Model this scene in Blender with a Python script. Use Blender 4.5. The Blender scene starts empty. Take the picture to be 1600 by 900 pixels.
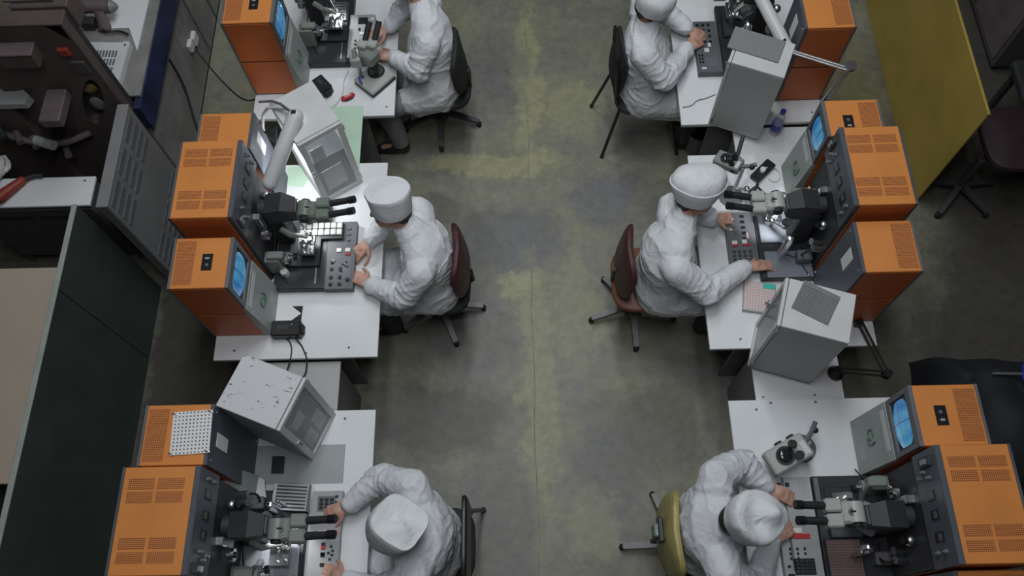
import bpy, bmesh, math, random
import numpy as np
from mathutils import Vector, Matrix, noise
PI = math.pi
random.seed(7)
SC = bpy.context.scene
COL = SC.collection

# ------------------------------------------------------------------ camera, world, lights, exposure
cam_d = bpy.data.cameras.new('camera'); cam = bpy.data.objects.new('camera', cam_d); COL.objects.link(cam)
cam_d.sensor_width = 36; cam_d.lens = 29.192; cam_d.clip_end = 100
RX = Vector((0.999504, -0.013962, -0.028215)); RY = Vector((0.024136, 0.915292, 0.402067)); RZ = Vector((0.020211, -0.402549, 0.915175))
cam.matrix_world = Matrix(((RX.x, RY.x, RZ.x, 0), (RX.y, RY.y, RZ.y, 0), (RX.z, RY.z, RZ.z, 5.0), (0, 0, 0, 1)))
SC.camera = cam
world = bpy.data.worlds.new('world'); SC.world = world; world.use_nodes = True
world.node_tree.nodes['Background'].inputs[0].default_value = (0.62, 0.68, 0.78, 1)
world.node_tree.nodes['Background'].inputs[1].default_value = 0.055
def area(name, loc, sx, sy, power, col):
    d = bpy.data.lights.new(name, 'AREA'); d.shape = 'RECTANGLE'; d.size = sx; d.size_y = sy; d.energy = power; d.color = col
    o = bpy.data.objects.new(name, d); COL.objects.link(o); o.location = loc
    return o
for i, (lx, ly) in enumerate([(-0.4, 0.7), (0.4, 0.7), (-0.4, 3.0), (0.4, 3.0), (0.0, 5.2)]):
    area('hall_fluorescent_light', (lx, ly, 6.0), 0.4, 1.8, (70, 70, 95, 95, 120)[i], (0.93, 0.97, 1.0))
SC.view_settings.view_transform = 'Standard'; SC.view_settings.look = 'None'
SC.view_settings.exposure = -1.10; SC.view_settings.gamma = 1.0; SC.view_settings.use_curve_mapping = False

# ------------------------------------------------------------------ helpers
class MB:
    def __init__(s): s.v = []; s.f = []
    def add(s, vs, fs):
        o = len(s.v); s.v += [tuple(v) for v in vs]; s.f += [tuple(i + o for i in f) for f in fs]; return s
    def box(s, x0, x1, y0, y1, z0, z1, ch=0.0, M=None):
        lo = (x0, y0, z0); hi = (x1, y1, z1)
        if ch <= 0:
            vs = [Vector((hi[0] if i & 1 else lo[0], hi[1] if i & 2 else lo[1], hi[2] if i & 4 else lo[2])) for i in range(8)]
            fs = [(0, 2, 3, 1), (4, 5, 7, 6), (0, 1, 5, 4), (2, 6, 7, 3), (0, 4, 6, 2), (1, 3, 7, 5)]
        else:
            ch = min(ch, 0.49 * min(hi[k] - lo[k] for k in range(3)))
            vs = []; fs = []
            for i in range(8):
                sg = [1 if i & (1 << k) else -1 for k in range(3)]
                c = [hi[k] if sg[k] > 0 else lo[k] for k in range(3)]
                for k in range(3):
                    p = [c[j] - (0 if j == k else sg[j] * ch) for j in range(3)]
                    vs.append(Vector(p))
            idx = lambda i, k: i * 3 + k
            for k in range(3):
                a, b = (k + 1) % 3, (k + 2) % 3
                for sgn in (0, 1):
                    base = (1 << k) if sgn else 0
                    q = [base, base | 1 << a, base | 1 << a | 1 << b, base | 1 << b]
                    fs.append(tuple(idx(i, k) for i in (q if sgn else q[::-1])))
            for a in range(3):
                b, c = (a + 1) % 3, (a + 2) % 3
                for m in range(4):
                    base = (1 << b if m & 1 else 0) | (1 << c if m & 2 else 0)
                    i0, i1 = base, base | 1 << a
                    q = (idx(i0, b), idx(i1, b), idx(i1, c), idx(i0, c))
                    flip = (m in (0, 3))
                    fs.append(q if not flip else q[::-1])
            for i in range(8):
                neg = bin(i).count('1') % 2 == 1
                q = (idx(i, 0), idx(i, 1), idx(i, 2))
                fs.append(q if neg else q[::-1])
        if M is not None: vs = [M @ v for v in vs]
        return s.add(vs, fs)
    def rings(s, rings, cap=True):
        n = len(rings[0]); o = len(s.v)
        for r in rings: s.v += [tuple(p) for p in r]
        for k in range(len(rings) - 1):
            for i in range(n):
                j = (i + 1) % n
                s.f.append((o + k * n + i, o + k * n + j, o + (k + 1) * n + j, o + (k + 1) * n + i))
        if cap:
            s.f.append(tuple(o + i for i in range(n))[::-1])
            s.f.append(tuple(o + (len(rings) - 1) * n + i for i in range(n)))
        return s
    def cyl(s, p0, p1, r0, r1=None, n=16):
        p0 = Vector(p0); p1 = Vector(p1); r1 = r0 if r1 is None else r1
        d = (p1 - p0).normalized(); a = d.orthogonal().normalized(); b = d.cross(a)
        R = lambda p, r: [p + a * (r * math.cos(2 * PI * i / n)) + b * (r * math.sin(2 * PI * i / n)) for i in range(n)]
        return s.rings([R(p0, r0), R(p1, r1)])
    def lathe(s, prof, n=24, M=None):
        R = []
        for r, z in prof:
            ring = [Vector((r * math.cos(2 * PI * i / n), r * math.sin(2 * PI * i / n), z)) for i in range(n)]
            R.append([M @ p for p in ring] if M is not None else ring)
        return s.rings(R)
    def tube(s, pts, r, n=8, smooth=0):
        pts = [Vector(p) for p in pts]; r = list(r) if isinstance(r, (list, tuple)) else [r] * len(pts)
        for _ in range(smooth):
            q = [pts[0]]; w = [r[0]]
            for a, b in zip(pts[:-1], pts[1:]): q += [a * .75 + b * .25, a * .25 + b * .75]
            for a, b in zip(r[:-1], r[1:]): w += [a * .75 + b * .25, a * .25 + b * .75]
            pts = q + [pts[-1]]; r = w + [r[-1]]
        rings = []; a = None
        for i, p in enumerate(pts):
            d = (pts[min(i + 1, len(pts) - 1)] - pts[max(i - 1, 0)]).normalized()
            a = d.orthogonal().normalized() if a is None else (a - d * a.dot(d)).normalized()
            b = d.cross(a); rr = r[i]
            rings.append([p + a * (rr * math.cos(2 * PI * k / n)) + b * (rr * math.sin(2 * PI * k / n)) for k in range(n)])
        return s.rings(rings)
    def prism(s, poly, z0, z1, M=None):
        r0 = [Vector((x, y, z0)) for x, y in poly]; r1 = [Vector((x, y, z1)) for x, y in poly]
        if M is not None: r0 = [M @ p for p in r0]; r1 = [M @ p for p in r1]
        return s.rings([r0, r1])
    def xprism(s, poly, y0, y1):     # profile in x,z extruded along y
        return s.rings([[Vector((x, y0, z)) for x, z in poly], [Vector((x, y1, z)) for x, z in poly]])
    def sph(s, c, r, n=14, m=9):
        c = Vector(c); r = Vector(r) if hasattr(r, '__len__') else Vector((r, r, r)); R = []
        for k in range(m + 1):
            t = -PI / 2 + PI * k / m; t = max(-PI / 2 + .02, min(PI / 2 - .02, t))
            R.append([c + Vector((r.x * math.cos(t) * math.cos(2 * PI * i / n), r.y * math.cos(t) * math.sin(2 * PI * i / n), r.z * math.sin(t))) for i in range(n)])
        return s.rings(R)
    def capsule(s, p0, r0, p1, r1, n=12):
        p0 = Vector(p0); p1 = Vector(p1); d = (p1 - p0)
        if d.length < 1e-5: return s.sph(p0, r0)
        d.normalize(); a = d.orthogonal().normalized(); b = d.cross(a); R = []
        ring = lambda p, r: [p + a * (r * math.cos(2 * PI * i / n)) + b * (r * math.sin(2 * PI * i / n)) for i in range(n)]
        for t in (-88, -60, -30, 0): t = math.radians(t); R.append(ring(p0 + d * r0 * math.sin(t), r0 * math.cos(t)))
        for t in (0, 30, 60, 88): t = math.radians(t); R.append(ring(p1 + d * r1 * math.sin(t), r1 * math.cos(t)))
        return s.rings(R)
    def loft(s, secs, n=24):
        R = []
        for c, u, w in secs:
            c = Vector(c); u = Vector(u); w = Vector(w)
            R.append([c + u * math.cos(2 * PI * i / n) + w * math.sin(2 * PI * i / n) for i in range(n)])
        return s.rings(R)
    def mesh(s, name, smooth=35):
        m = bpy.data.meshes.new(name); m.from_pydata(s.v, [], s.f); m.update()
        b = bmesh.new(); b.from_mesh(m); bmesh.ops.recalc_face_normals(b, faces=b.faces); b.to_mesh(m); b.free()
        if smooth:
            m.shade_smooth(); m.set_sharp_from_angle(angle=math.radians(smooth))
        return m
    def build(s, name, mat, parent=None, smooth=35):
        m = s.mesh(name, smooth); m.materials.append(MAT[mat] if isinstance(mat, str) else mat)
        o = bpy.data.objects.new(name, m); COL.objects.link(o)
        if parent is not None: o.parent = parent
        return o
def inst(o, loc=(0, 0, 0), parent=None):
    c = o.copy(); COL.objects.link(c); c.parent = parent if parent is not None else o.parent; c.location = loc
    return c
def tag(o, label, cat, group=None, kind=None):
    if label: o['label'] = label
    if cat: o['category'] = cat
    if group: o['group'] = group
    if kind: o['kind'] = kind
    return o
def thing(name, label, cat, loc=(0, 0, 0), rotz=0, group=None):
    o = bpy.data.objects.new(name, None); COL.objects.link(o); o.empty_display_size = .1
    o.location = loc; o.rotation_euler = (0, 0, rotz)
    return tag(o, label, cat, group)
def RZM(a, c=(0, 0, 0)): return Matrix.Translation(c) @ Matrix.Rotation(a, 4, 'Z')

# ------------------------------------------------------------------ materials
MAT = {}
def newmat(name):
    m = bpy.data.materials.new(name); m.use_nodes = True; MAT[name] = m
    nt = m.node_tree; return m, nt, nt.nodes['Principled BSDF']
def N(nt, t, **k):
    n = nt.nodes.new(t)
    for a, b in k.items(): setattr(n, a, b)
    return n
def ramp(nt, fac, stops):
    r = N(nt, 'ShaderNodeValToRGB'); el = r.color_ramp.elements
    while len(el) < len(stops): el.new(0.5)
    for e, (p, c) in zip(el, stops): e.position = p; e.color = (*c, 1)
    nt.links.new(fac, r.inputs[0]); return r
def tex(nt, scale, detail=4, rough=.55, coord='Object', dist=0, sc3=None):
    tc = N(nt, 'ShaderNodeTexCoord'); n = N(nt, 'ShaderNodeTexNoise')
    n.inputs['Scale'].default_value = scale; n.inputs['Detail'].default_value = detail; n.inputs['Roughness'].default_value = rough; n.inputs['Distortion'].default_value = dist
    if sc3:
        mp = N(nt, 'ShaderNodeMapping'); mp.inputs['Scale'].default_value = sc3; nt.links.new(tc.outputs[coord], mp.inputs[0]); nt.links.new(mp.outputs[0], n.inputs[0])
    else: nt.links.new(tc.outputs[coord], n.inputs[0])
    return n
def mat(name, col, rough=.5, metal=0, var=.08, vscale=6, bump=0, bscale=40, spec=.5, alpha=None, trans=0):
    m, nt, b = newmat(name)
    b.inputs['Roughness'].default_value = rough; b.inputs['Metallic'].default_value = metal
    b.inputs['Specular IOR Level'].default_value = spec
    if trans: b.inputs['Transmission Weight'].default_value = trans
    if alpha is not None: b.inputs['Alpha'].default_value = alpha
    n = tex(nt, vscale)
    lo = tuple(max(0, c * (1 - var * 2)) for c in col); hi = tuple(min(1, c * (1 + var)) for c in col)
    r = ramp(nt, n.outputs[0], [(.3, lo), (.55, col), (.8, hi)]); nt.links.new(r.outputs[0], b.inputs['Base Color'])
    if bump:
        n2 = tex(nt, bscale); bp = N(nt, 'ShaderNodeBump'); bp.inputs['Strength'].default_value = bump; bp.inputs['Distance'].default_value = .004
        nt.links.new(n2.outputs[0], bp.inputs['Height']); nt.links.new(bp.outputs[0], b.inputs['Normal'])
    return m
mat('white_laminate', (.74, .755, .77), .42, var=.03, vscale=3)
mat('laminate_edge', (.50, .51, .52), .5, var=.05)
mat('side_panel_grey', (.17, .175, .175), .55, var=.06, vscale=3)
mat('orange', (.66, .245, .062), .45, var=.05, vscale=5)
mat('orange_deep', (.52, .135, .035), .45, var=.08, vscale=4)
mat('cab_grey', (.135, .14, .155), .5, var=.08)
mat('cab_dark', (.035, .036, .04), .55, var=.1)
mat('bluegrey', (.088, .096, .116), .45, var=.08)
mat('panel_green', (.33, .37, .35), .45, var=.07, vscale=8)
mat('slab', (.026, .028, .034), .45, var=.15, vscale=12)
mat('slab_light', (.20, .215, .25), .35, var=.06)
mat('hood', (.028, .028, .031), .5, var=.1)
mat('scope_grey', (.22, .245, .22), .4, var=.06)
mat('scope_light', (.42, .44, .41), .42, var=.05)
mat('scope_green', (.15, .18, .15), .4, var=.08)
mat('black', (.013, .013, .014), .4, var=.1)
mat('rubber', (.02, .02, .021), .7, var=.1)
mat('chrome', (.72, .73, .74), .22, 1, var=.04)
mat('steel', (.52, .53, .55), .38, 1, var=.08)
mat('white_key', (.75, .75, .73), .4, var=.05)
mat('red', (.55, .035, .04), .4, var=.1)
mat('blue', (.03, .05, .35), .4, var=.1)
mat('console_grey', (.115, .12, .13), .5, var=.06)
mat('console_light', (.36, .365, .37), .5, var=.05)
mat('metal_case', (.60, .61, .61), .45, var=.05, vscale=5)
mat('metal_case_grey', (.40, .41, .40), .5, var=.04, vscale=3)
mat('rubber_mat', (.21, .215, .22), .8, var=.1, vscale=20, bump=.6, bscale=90)
mat('paper', (.78, .78, .76), .7, var=.03)
mat('paper_green', (.50, .68, .52), .7, var=.04)
mat('paper_cream', (.74, .66, .45), .7, var=.05)
mat('skin', (.56, .315, .235), .5, var=.12, vscale=25)
mat('hair', (.03, .022, .018), .6, var=.2, vscale=60)
mat('trousers_dark', (.04, .042, .05), .85, var=.15)
mat('trousers_grey', (.22, .22, .23), .85, var=.1)
mat('shoe', (.02, .02, .022), .5)
mat('maroon', (.075, .024, .026), .5, var=.15, vscale=15)
mat('maroon_dark', (.03, .014, .016), .6, var=.15, vscale=15)
mat('brown_leather', (.21, .07, .032), .45, var=.2, vscale=18)
mat('black_fabric', (.022, .023, .025), .75, var=.15, vscale=30)
mat('star_grey', (.20, .20, .205), .45, var=.1)
mat('star_dark', (.06, .06, .065), .5, var=.1)
mat('ply_yellow', (.42, .36, .13), .45, var=.1, vscale=7)
mat('bracket_teal', (.22, .30, .28), .5, var=.2, vscale=30)
mat('green_part', (.045, .062, .056), .7, var=.12, vscale=3)
mat('yellow_part', (.42, .305, .065), .55, var=.1, vscale=2.5)
mat('edge_pale', (.33, .36, .33), .6)
mat('beige_top', (.46, .38, .30), .5, var=.04, vscale=2)
mat('brown_machine', (.105, .082, .076), .55, var=.15, vscale=4)
mat('mauve', (.15, .118, .125), .55, var=.1, vscale=5)
mat('grey_enamel', (.22, .22, .225), .5, var=.1, vscale=3)
mat('grey_worn', (.24, .235, .225), .6, var=.16, vscale=5)
mat('blue_enamel', (.022, .032, .10), .5, var=.3, vscale=5)
mat('dark_grey', (.085, .083, .085), .6, var=.12)
mat('blue_tray_paint', (.03, .09, .2), .5)
mat('pvc_white', (.62, .62, .62), .4, var=.04)
mat('cable', (.02, .02, .02), .6)
mat('cable_white', (.6, .6, .58), .5)
mat('yellow_old', (.34, .25, .10), .6, var=.2, vscale=20)
mat('red_dark', (.33, .05, .03), .5, var=.15)
mat('tarp', (.012, .013, .017), .75, var=.2, vscale=6, bump=.5, bscale=12)
mat('pink_paper', (.62, .45, .44), .6, var=.05)
mat('emblem', (.07, .16, .12), .5)
mat('teal_print', (.05, .55, .42), .5)
mat('crate_wood', (.20, .18, .14), .8, var=.2, vscale=20)

def glass_mat():
    m, nt, b = newmat('pane_glass')
    b.inputs['Base Color'].default_value = (.55, .58, .60, 1); b.inputs['Roughness'].default_value = .12; b.inputs['Alpha'].default_value = .30
    m, nt, b = newmat('plastic_film')
    b.inputs['Base Color'].default_value = (.72, .75, .8, 1); b.inputs['Roughness'].default_value = .12; b.inputs['Alpha'].default_value = .22
    n = tex(nt, 14, 3); bp = N(nt, 'ShaderNodeBump'); bp.inputs['Strength'].default_value = .9; bp.inputs['Distance'].default_value = .02
    nt.links.new(n.outputs[0], bp.inputs['Height']); nt.links.new(bp.outputs[0], b.inputs['Normal'])
    m, nt, b = newmat('bottle_plastic')
    b.inputs['Base Color'].default_value = (.7, .74, .76, 1); b.inputs['Roughness'].default_value = .08; b.inputs['Alpha'].default_value = .35
    m, nt, b = newmat('glass_sheet')
    b.inputs['Base Color'].default_value = (.35, .38, .38, 1); b.inputs['Roughness'].default_value = .06; b.inputs['Alpha'].default_value = .28
glass_mat()
def perf_mat(name, base, hole, pitch, rad, sharp=.10, base_rough=.5):
    m, nt, b = newmat(name); tc = N(nt, 'ShaderNodeTexCoord')
    vm = N(nt, 'ShaderNodeVectorMath', operation='DIVIDE'); vm.inputs[1].default_value = (pitch, pitch, pitch); nt.links.new(tc.outputs['Object'], vm.inputs[0])
    fr = N(nt, 'ShaderNodeVectorMath', operation='FRACTION'); nt.links.new(vm.outputs[0], fr.inputs[0])
    sb = N(nt, 'ShaderNodeVectorMath', operation='SUBTRACT'); sb.inputs[1].default_value = (.5, .5, .5); nt.links.new(fr.outputs[0], sb.inputs[0])
    ml = N(nt, 'ShaderNodeVectorMath', operation='MULTIPLY'); ml.inputs[1].default_value = (1, 1, 0); nt.links.new(sb.outputs[0], ml.inputs[0])
    ln = N(nt, 'ShaderNodeVectorMath', operation='LENGTH'); nt.links.new(ml.outputs[0], ln.inputs[0])
    r = ramp(nt, ln.outputs['Value'], [(max(0, rad - sharp), hole), (rad, base)])
    nt.links.new(r.outputs[0], b.inputs['Base Color']); b.inputs['Roughness'].default_value = base_rough
perf_mat('grille', (.58, .20, .055), (.10, .03, .012), .0078, .36)
perf_mat('perf_white', (.74, .74, .74), (.08, .08, .10), .0165, .24, .04)
perf_mat('mat_holes', (.25, .255, .26), (.13, .13, .14), .0135, .34, .12, .8)
perf_mat('pink_grid', (.60, .42, .42), (.66, .62, .62), .016, .42, .14, .6)
perf_mat('orange_grid', (.085, .075, .08), (.27, .13, .10), .013, .42, .1, .55)

def screen_mat():
    m, nt, b = newmat('crt_screen'); tc = N(nt, 'ShaderNodeTexCoord'); sp = N(nt, 'ShaderNodeSeparateXYZ'); nt.links.new(tc.outputs['Object'], sp.inputs[0])
    n = tex(nt, 9, 2, sc3=(1, 1, .4)); 
    r = ramp(nt, n.outputs[0], [(.30, (.03, .25, .75)), (.48, (.10, .52, .95)), (.62, (.22, .66, .95)), (.75, (.05, .35, .85))])
    def line(out, pos, w):
        a = N(nt, 'ShaderNodeMath', operation='SUBTRACT'); a.inputs[1].default_value = pos; nt.links.new(out, a.inputs[0])
        c = N(nt, 'ShaderNodeMath', operation='ABSOLUTE'); nt.links.new(a.outputs[0], c.inputs[0])
        d = N(nt, 'ShaderNodeMath', operation='GREATER_THAN'); d.inputs[1].default_value = w; nt.links.new(c.outputs[0], d.inputs[0]); return d
    l1 = line(sp.outputs['Y'], .135, .0022); l2 = line(sp.outputs['Z'], .50, .0022)
    mu = N(nt, 'ShaderNodeMath', operation='MULTIPLY'); nt.links.new(l1.outputs[0], mu.inputs[0]); nt.links.new(l2.outputs[0], mu.inputs[1])
    mx = N(nt, 'ShaderNodeMix', data_type='RGBA'); mx.inputs[6].default_value = (.02, .09, .3, 1); nt.links.new(mu.outputs[0], mx.inputs[0]); nt.links.new(r.outputs[0], mx.inputs[7])
    nt.links.new(mx.outputs[2], b.inputs['Emission Color']); b.inputs['Emission Strength'].default_value = .75
    b.inputs['Base Color'].default_value = (.02, .03, .05, 1); b.inputs['Roughness'].default_value = .1
    m, nt, b = newmat('crt_off'); b.inputs['Base Color'].default_value = (.02, .025, .03, 1); b.inputs['Roughness'].default_value = .08
    m, nt, b = newmat('lamp_glow'); b.inputs['Emission Color'].default_value = (.95, .98, 1, 1); b.inputs['Emission Strength'].default_value = 9
    b.inputs['Base Color'].default_value = (.9, .9, .9, 1)
screen_mat()
def cloth_mat(name, col):
    m, nt, b = newmat(name); b.inputs['Roughness'].default_value = .85; b.inputs['Specular IOR Level'].default_value = .2
    b.inputs['Base Color'].default_value = (*col, 1)
    n = tex(nt, 7, 5, .6, dist=.8, sc3=(1, 1, .55)); n2 = tex(nt, 420, 2)
    bp = N(nt, 'ShaderNodeBump'); bp.inputs['Strength'].default_value = .55; bp.inputs['Distance'].default_value = .03; nt.links.new(n.outputs[0], bp.inputs['Height'])
    b2 = N(nt, 'ShaderNodeBump'); b2.inputs['Strength'].default_value = .12; b2.inputs['Distance'].default_value = .001
    nt.links.new(n2.outputs[0], b2.inputs['Height']); nt.links.new(bp.outputs[0], b2.inputs['Normal']); nt.links.new(b2.outputs[0], b.inputs['Normal'])
cloth_mat('coat_white', (.70, .715, .74)); cloth_mat('cap_white', (.72, .735, .755)); cloth_mat('coat_lilac', (.66, .67, .71))
def chipped_mat():                                       # white enamel with chipped paint marks
    m, nt, b = newmat('chipped_white'); b.inputs['Roughness'].default_value = .5
    n = tex(nt, 16, 5, .65, dist=1.2, sc3=(1, 2.2, 1)); n2 = tex(nt, 5, 2)
    a = N(nt, 'ShaderNodeMath', operation='ADD'); nt.links.new(n.outputs[0], a.inputs[0])
    k = N(nt, 'ShaderNodeMath', operation='MULTIPLY'); k.inputs[1].default_value = .35; nt.links.new(n2.outputs[0], k.inputs[0]); nt.links.new(k.outputs[0], a.inputs[1])
    r = ramp(nt, a.outputs[0], [(.0, (.58, .59, .61)), (.80, (.60, .61, .63)), (.815, (.16, .16, .18)), (1, (.12, .12, .14))]); nt.links.new(r.outputs[0], b.inputs['Base Color'])
chipped_mat()
def floor_mat():
    m, nt, b = newmat('floor_concrete'); L = nt.links
    tc = N(nt, 'ShaderNodeTexCoord')
    big = tex(nt, .75, 6, .6, dist=.6); mid = tex(nt, 2.2, 9, .7, dist=.5); fine = tex(nt, 14, 6, .7)
    yel = ramp(nt, mid.outputs[0], [(.36, (0, 0, 0)), (.62, (1, 1, 1))])
    base = ramp(nt, big.outputs[0], [(.30, (.115, .114, .112)), (.47, (.19, .187, .17)), (.70, (.275, .27, .225))])
    mx = N(nt, 'ShaderNodeMix', data_type='RGBA'); mx.inputs[7].default_value = (.33, .322, .18, 1)
    mf = N(nt, 'ShaderNodeMath', operation='MULTIPLY'); mf.inputs[1].default_value = .55; L.new(yel.outputs[0], mf.inputs[0]); L.new(mf.outputs[0], mx.inputs[0]); L.new(base.outputs[0], mx.inputs[6])
    cur = mx.outputs[2]
    wn = tex(nt, 3.2, 9, .72); wv = N(nt, 'ShaderNodeVectorMath', operation='SUBTRACT'); wv.inputs[1].default_value = (.5, .5, .5); L.new(wn.outputs['Color'], wv.inputs[0])
    ws = N(nt, 'ShaderNodeVectorMath', operation='SCALE'); ws.inputs['Scale'].default_value = .55; L.new(wv.outputs[0], ws.inputs[0])
    wp = N(nt, 'ShaderNodeVectorMath', operation='ADD'); L.new(tc.outputs['Object'], wp.inputs[0]); L.new(ws.outputs[0], wp.inputs[1])
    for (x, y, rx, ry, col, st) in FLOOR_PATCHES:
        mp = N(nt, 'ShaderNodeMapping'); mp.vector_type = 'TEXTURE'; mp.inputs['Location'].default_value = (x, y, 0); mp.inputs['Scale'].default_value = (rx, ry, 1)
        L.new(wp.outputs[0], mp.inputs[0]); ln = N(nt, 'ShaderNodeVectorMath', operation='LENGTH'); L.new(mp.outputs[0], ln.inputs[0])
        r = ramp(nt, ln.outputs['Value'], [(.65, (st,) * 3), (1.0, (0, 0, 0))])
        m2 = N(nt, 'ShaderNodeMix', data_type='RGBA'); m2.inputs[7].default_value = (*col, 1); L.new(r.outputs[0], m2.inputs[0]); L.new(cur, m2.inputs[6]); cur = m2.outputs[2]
    fr = ramp(nt, fine.outputs[0], [(.3, (.72, .72, .72)), (.6, (1, 1, 1)), (.85, (1.0, 1.0, 1.0))])
    mm = N(nt, 'ShaderNodeMix', data_type='RGBA', blend_type='MULTIPLY'); mm.inputs[0].default_value = 1; L.new(cur, mm.inputs[6]); L.new(fr.outputs[0], mm.inputs[7])
    L.new(mm.outputs[2], b.inputs['Base Color'])
    rr = N(nt, 'ShaderNodeMapRange'); rr.inputs[3].default_value = .38; rr.inputs[4].default_value = .62; L.new(mid.outputs[0], rr.inputs[0]); L.new(rr.outputs[0], b.inputs['Roughness'])
    bp = N(nt, 'ShaderNodeBump'); bp.inputs['Strength'].default_value = .15; bp.inputs['Distance'].default_value = .003; L.new(fine.outputs[0], bp.inputs['Height']); L.new(bp.outputs[0], b.inputs['Normal'])
GREY = (.150, .150, .154); OLIVE = (.40, .39, .22); DARK = (.085, .08, .076); SOIL_SHADE = (.062, .055, .048)  # last one: soiled floor, and cabinet shade painted behind the left desks
# worn paint, cement, soiled and dark patches, some painted-in shade and bounce: x, y, half sizes, colour, strength
FLOOR_PATCHES = [(.52, 2.85, .27, .24, (.175, .175, .18), .85), (-.12, 2.55, .45, .30, GREY, .8), (-.35, 1.9, .3, .45, GREY, .6), (-.25, 3.15, .6, .13, OLIVE, .75),
                 (.02, 3.9, .12, .8, OLIVE, .7), (.05, 1.5, .13, 1.1, OLIVE, .5), (.30, 2.0, .16, .5, OLIVE, .35), (-.05, 2.25, .12, .13, OLIVE, .7), (-.2, 4.0, .3, .4, GREY, .5),
                 (-.62, 1.33, .55, .28, (.085, .082, .078), .65), (.45, 1.0, .25, .35, GREY, .6), (.35, .7, .2, .3, OLIVE, .4), (-.2, .7, .3, .5, GREY, .5), (.6, 1.35, .3, .2, DARK, .25), (.35, 3.6, .25, .3, OLIVE, .45), (.8, 1.25, .3, .3, DARK, .4), (-.7, 2.75, .25, .2, DARK, .6), (-2.15, 1.4, .45, 1.9, SOIL_SHADE, .95), (3.2, 1.2, 1.05, 2.0, SOIL_SHADE, .92), (3.3, 3.6, .9, 1.6, SOIL_SHADE, .9), (2.2, 3.3, .5, 1.2, (.16, .145, .07), .8), (-3.2, 1.0, .8, 3, SOIL_SHADE, .8), (-.45, 2.4, .25, .6, DARK, .35)]  # shade by the left desk gap and yellow board bounce are painted here
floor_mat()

# ------------------------------------------------------------------ the setting
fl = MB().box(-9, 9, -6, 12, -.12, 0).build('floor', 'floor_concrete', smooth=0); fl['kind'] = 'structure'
mb = MB(); pts = []
for i in range(60):
    y = -3 + i * .18; pts.append(Vector((.02 + .006 * math.sin(i * 1.3) + random.uniform(-.004, .004), y, -.0012)))
mb.tube(pts, .004, 5); mat('seam', (.30, .295, .22), .7, var=.2, vscale=12)
o = mb.build('joint_filler', 'seam', fl)

# partitions, far cabinets
def partition(name, label, x, y0, y1, h, matn, t=.025, edge='edge_pale', split=None):
    t_ = thing(name, label, 'partition', (x, (y0 + y1) / 2, 0)); l = (y1 - y0) / 2
    ys = [-l] + ([s_ - (y0 + y1) / 2 for s_ in split] if split else []) + [l]
    for a, b in zip(ys[:-1], ys[1:]): MB().box(-t / 2, t / 2, a + .002, b - .002, .0, h - .008, .002).build('panel', matn, t_)
    MB().box(-t / 2 - .002, t / 2 + .002, -l, l, h - .012, h, .003).build('edge_strip', edge, t_)
    return t_
partition('partition_board', 'tall dark green partition board behind the left row of desks', -2.46, -1.4, 2.268, 1.12, 'green_part', split=[1.784 - .02])
partition('partition_board', 'mustard yellow partition board behind the right row of desks', 2.63, 2.753, 6.2, 1.02, 'yellow_part', t=.012, edge='yellow_part')

# ------------------------------------------------------------------ desks
def desk(label, x0, x1, y0, y1, screws, front):
    t = thing('desk', label, 'desk', ((x0 + x1) / 2, (y0 + y1) / 2, 0), group='white work desks'); cx, cy = (x0 + x1) / 2, (y0 + y1) / 2
    a, b = (x1 - x0) / 2, (y1 - y0) / 2
    MB().box(-a, a, -b, b, .735, .75, .002).build('tabletop', 'white_laminate', t)
    MB().box(-a + .001, a - .001, -b + .001, b - .001, .722, .735, 0).build('tabletop_core', 'laminate_edge', t)
    for s in (-1, 1):
        MB().box(-a + .12 if front > 0 else -a + .20, a - .20 if front > 0 else a - .12, s * (b - .09) - .009, s * (b - .09) + .009, 0, .722, .001).build('side_panel', 'side_panel_grey', t)
    xb = -front * (a - .15)
    MB().box(xb - .008, xb + .008, -b + .1, b - .1, .25, .722, .001).build('back_panel', 'side_panel_grey', t)
    for sx, sy in screws:
        MB().cyl((sx - cx, sy - cy, .749), (sx - cx, sy - cy, .7512), .007, n=10).build('screw_cap', 'cab_grey', t)
    return t
desk('white desk of the left row in the middle, carrying the glowing blue monitor', -1.728, -.83, 1.482, 2.715, [(-1.618, 1.535), (-.989, 1.538), (-1.222, 1.511)], 1)
desk('white desk of the left row nearest the camera, beside the paint-chipped box', -1.76, -.823, -.05, 1.187, [(-.983, 1.142)], 1)
desk('white desk of the left row at the top, with the red case on it', -1.69, -.806, 3.056, 4.29, [(-1.017 + .16, 3.121)], 1)
desk('white desk of the right row in the middle, with a pink cassette on it', .967, 1.86, 1.482, 2.706, [(1.136, 1.535)], -1)
desk('white desk of the right row nearest the camera, with a bare microscope head', 1.03, 1.99, -.05, 1.195, [(1.17, 1.144), (1.229 + .02, 1.178), (1.481, 1.178)], -1)
desk('white desk at the top of the right row, with a thin cable lying on it', .952, 1.835, 2.925, 4.15, [(1.75, 2.99)], -1)
def low_table(label, x0, x1, y0, y1, z, scr, topmat='white_laminate'):
    t = thing('side_shelf', label, 'shelf', ((x0 + x1) / 2, (y0 + y1) / 2, 0)); a, b = (x1 - x0) / 2, (y1 - y0) / 2; cx, cy = (x0 + x1) / 2, (y0 + y1) / 2
    MB().box(-a, a, -b, b, z - .016, z, .002).build('shelf_top', topmat, t)
    for s in (-1, 1): MB().box(s * (a - .03) - .008, s * (a - .03) + .008, -b, b, 0, z - .016, .001).build('side_panel', 'side_panel_grey', t)
    for sx, sy in scr: MB().cyl((sx - cx, sy - cy, z - .001), (sx - cx, sy - cy, z + .0012), .006, n=10).build('screw_cap', 'cab_grey', t)
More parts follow.
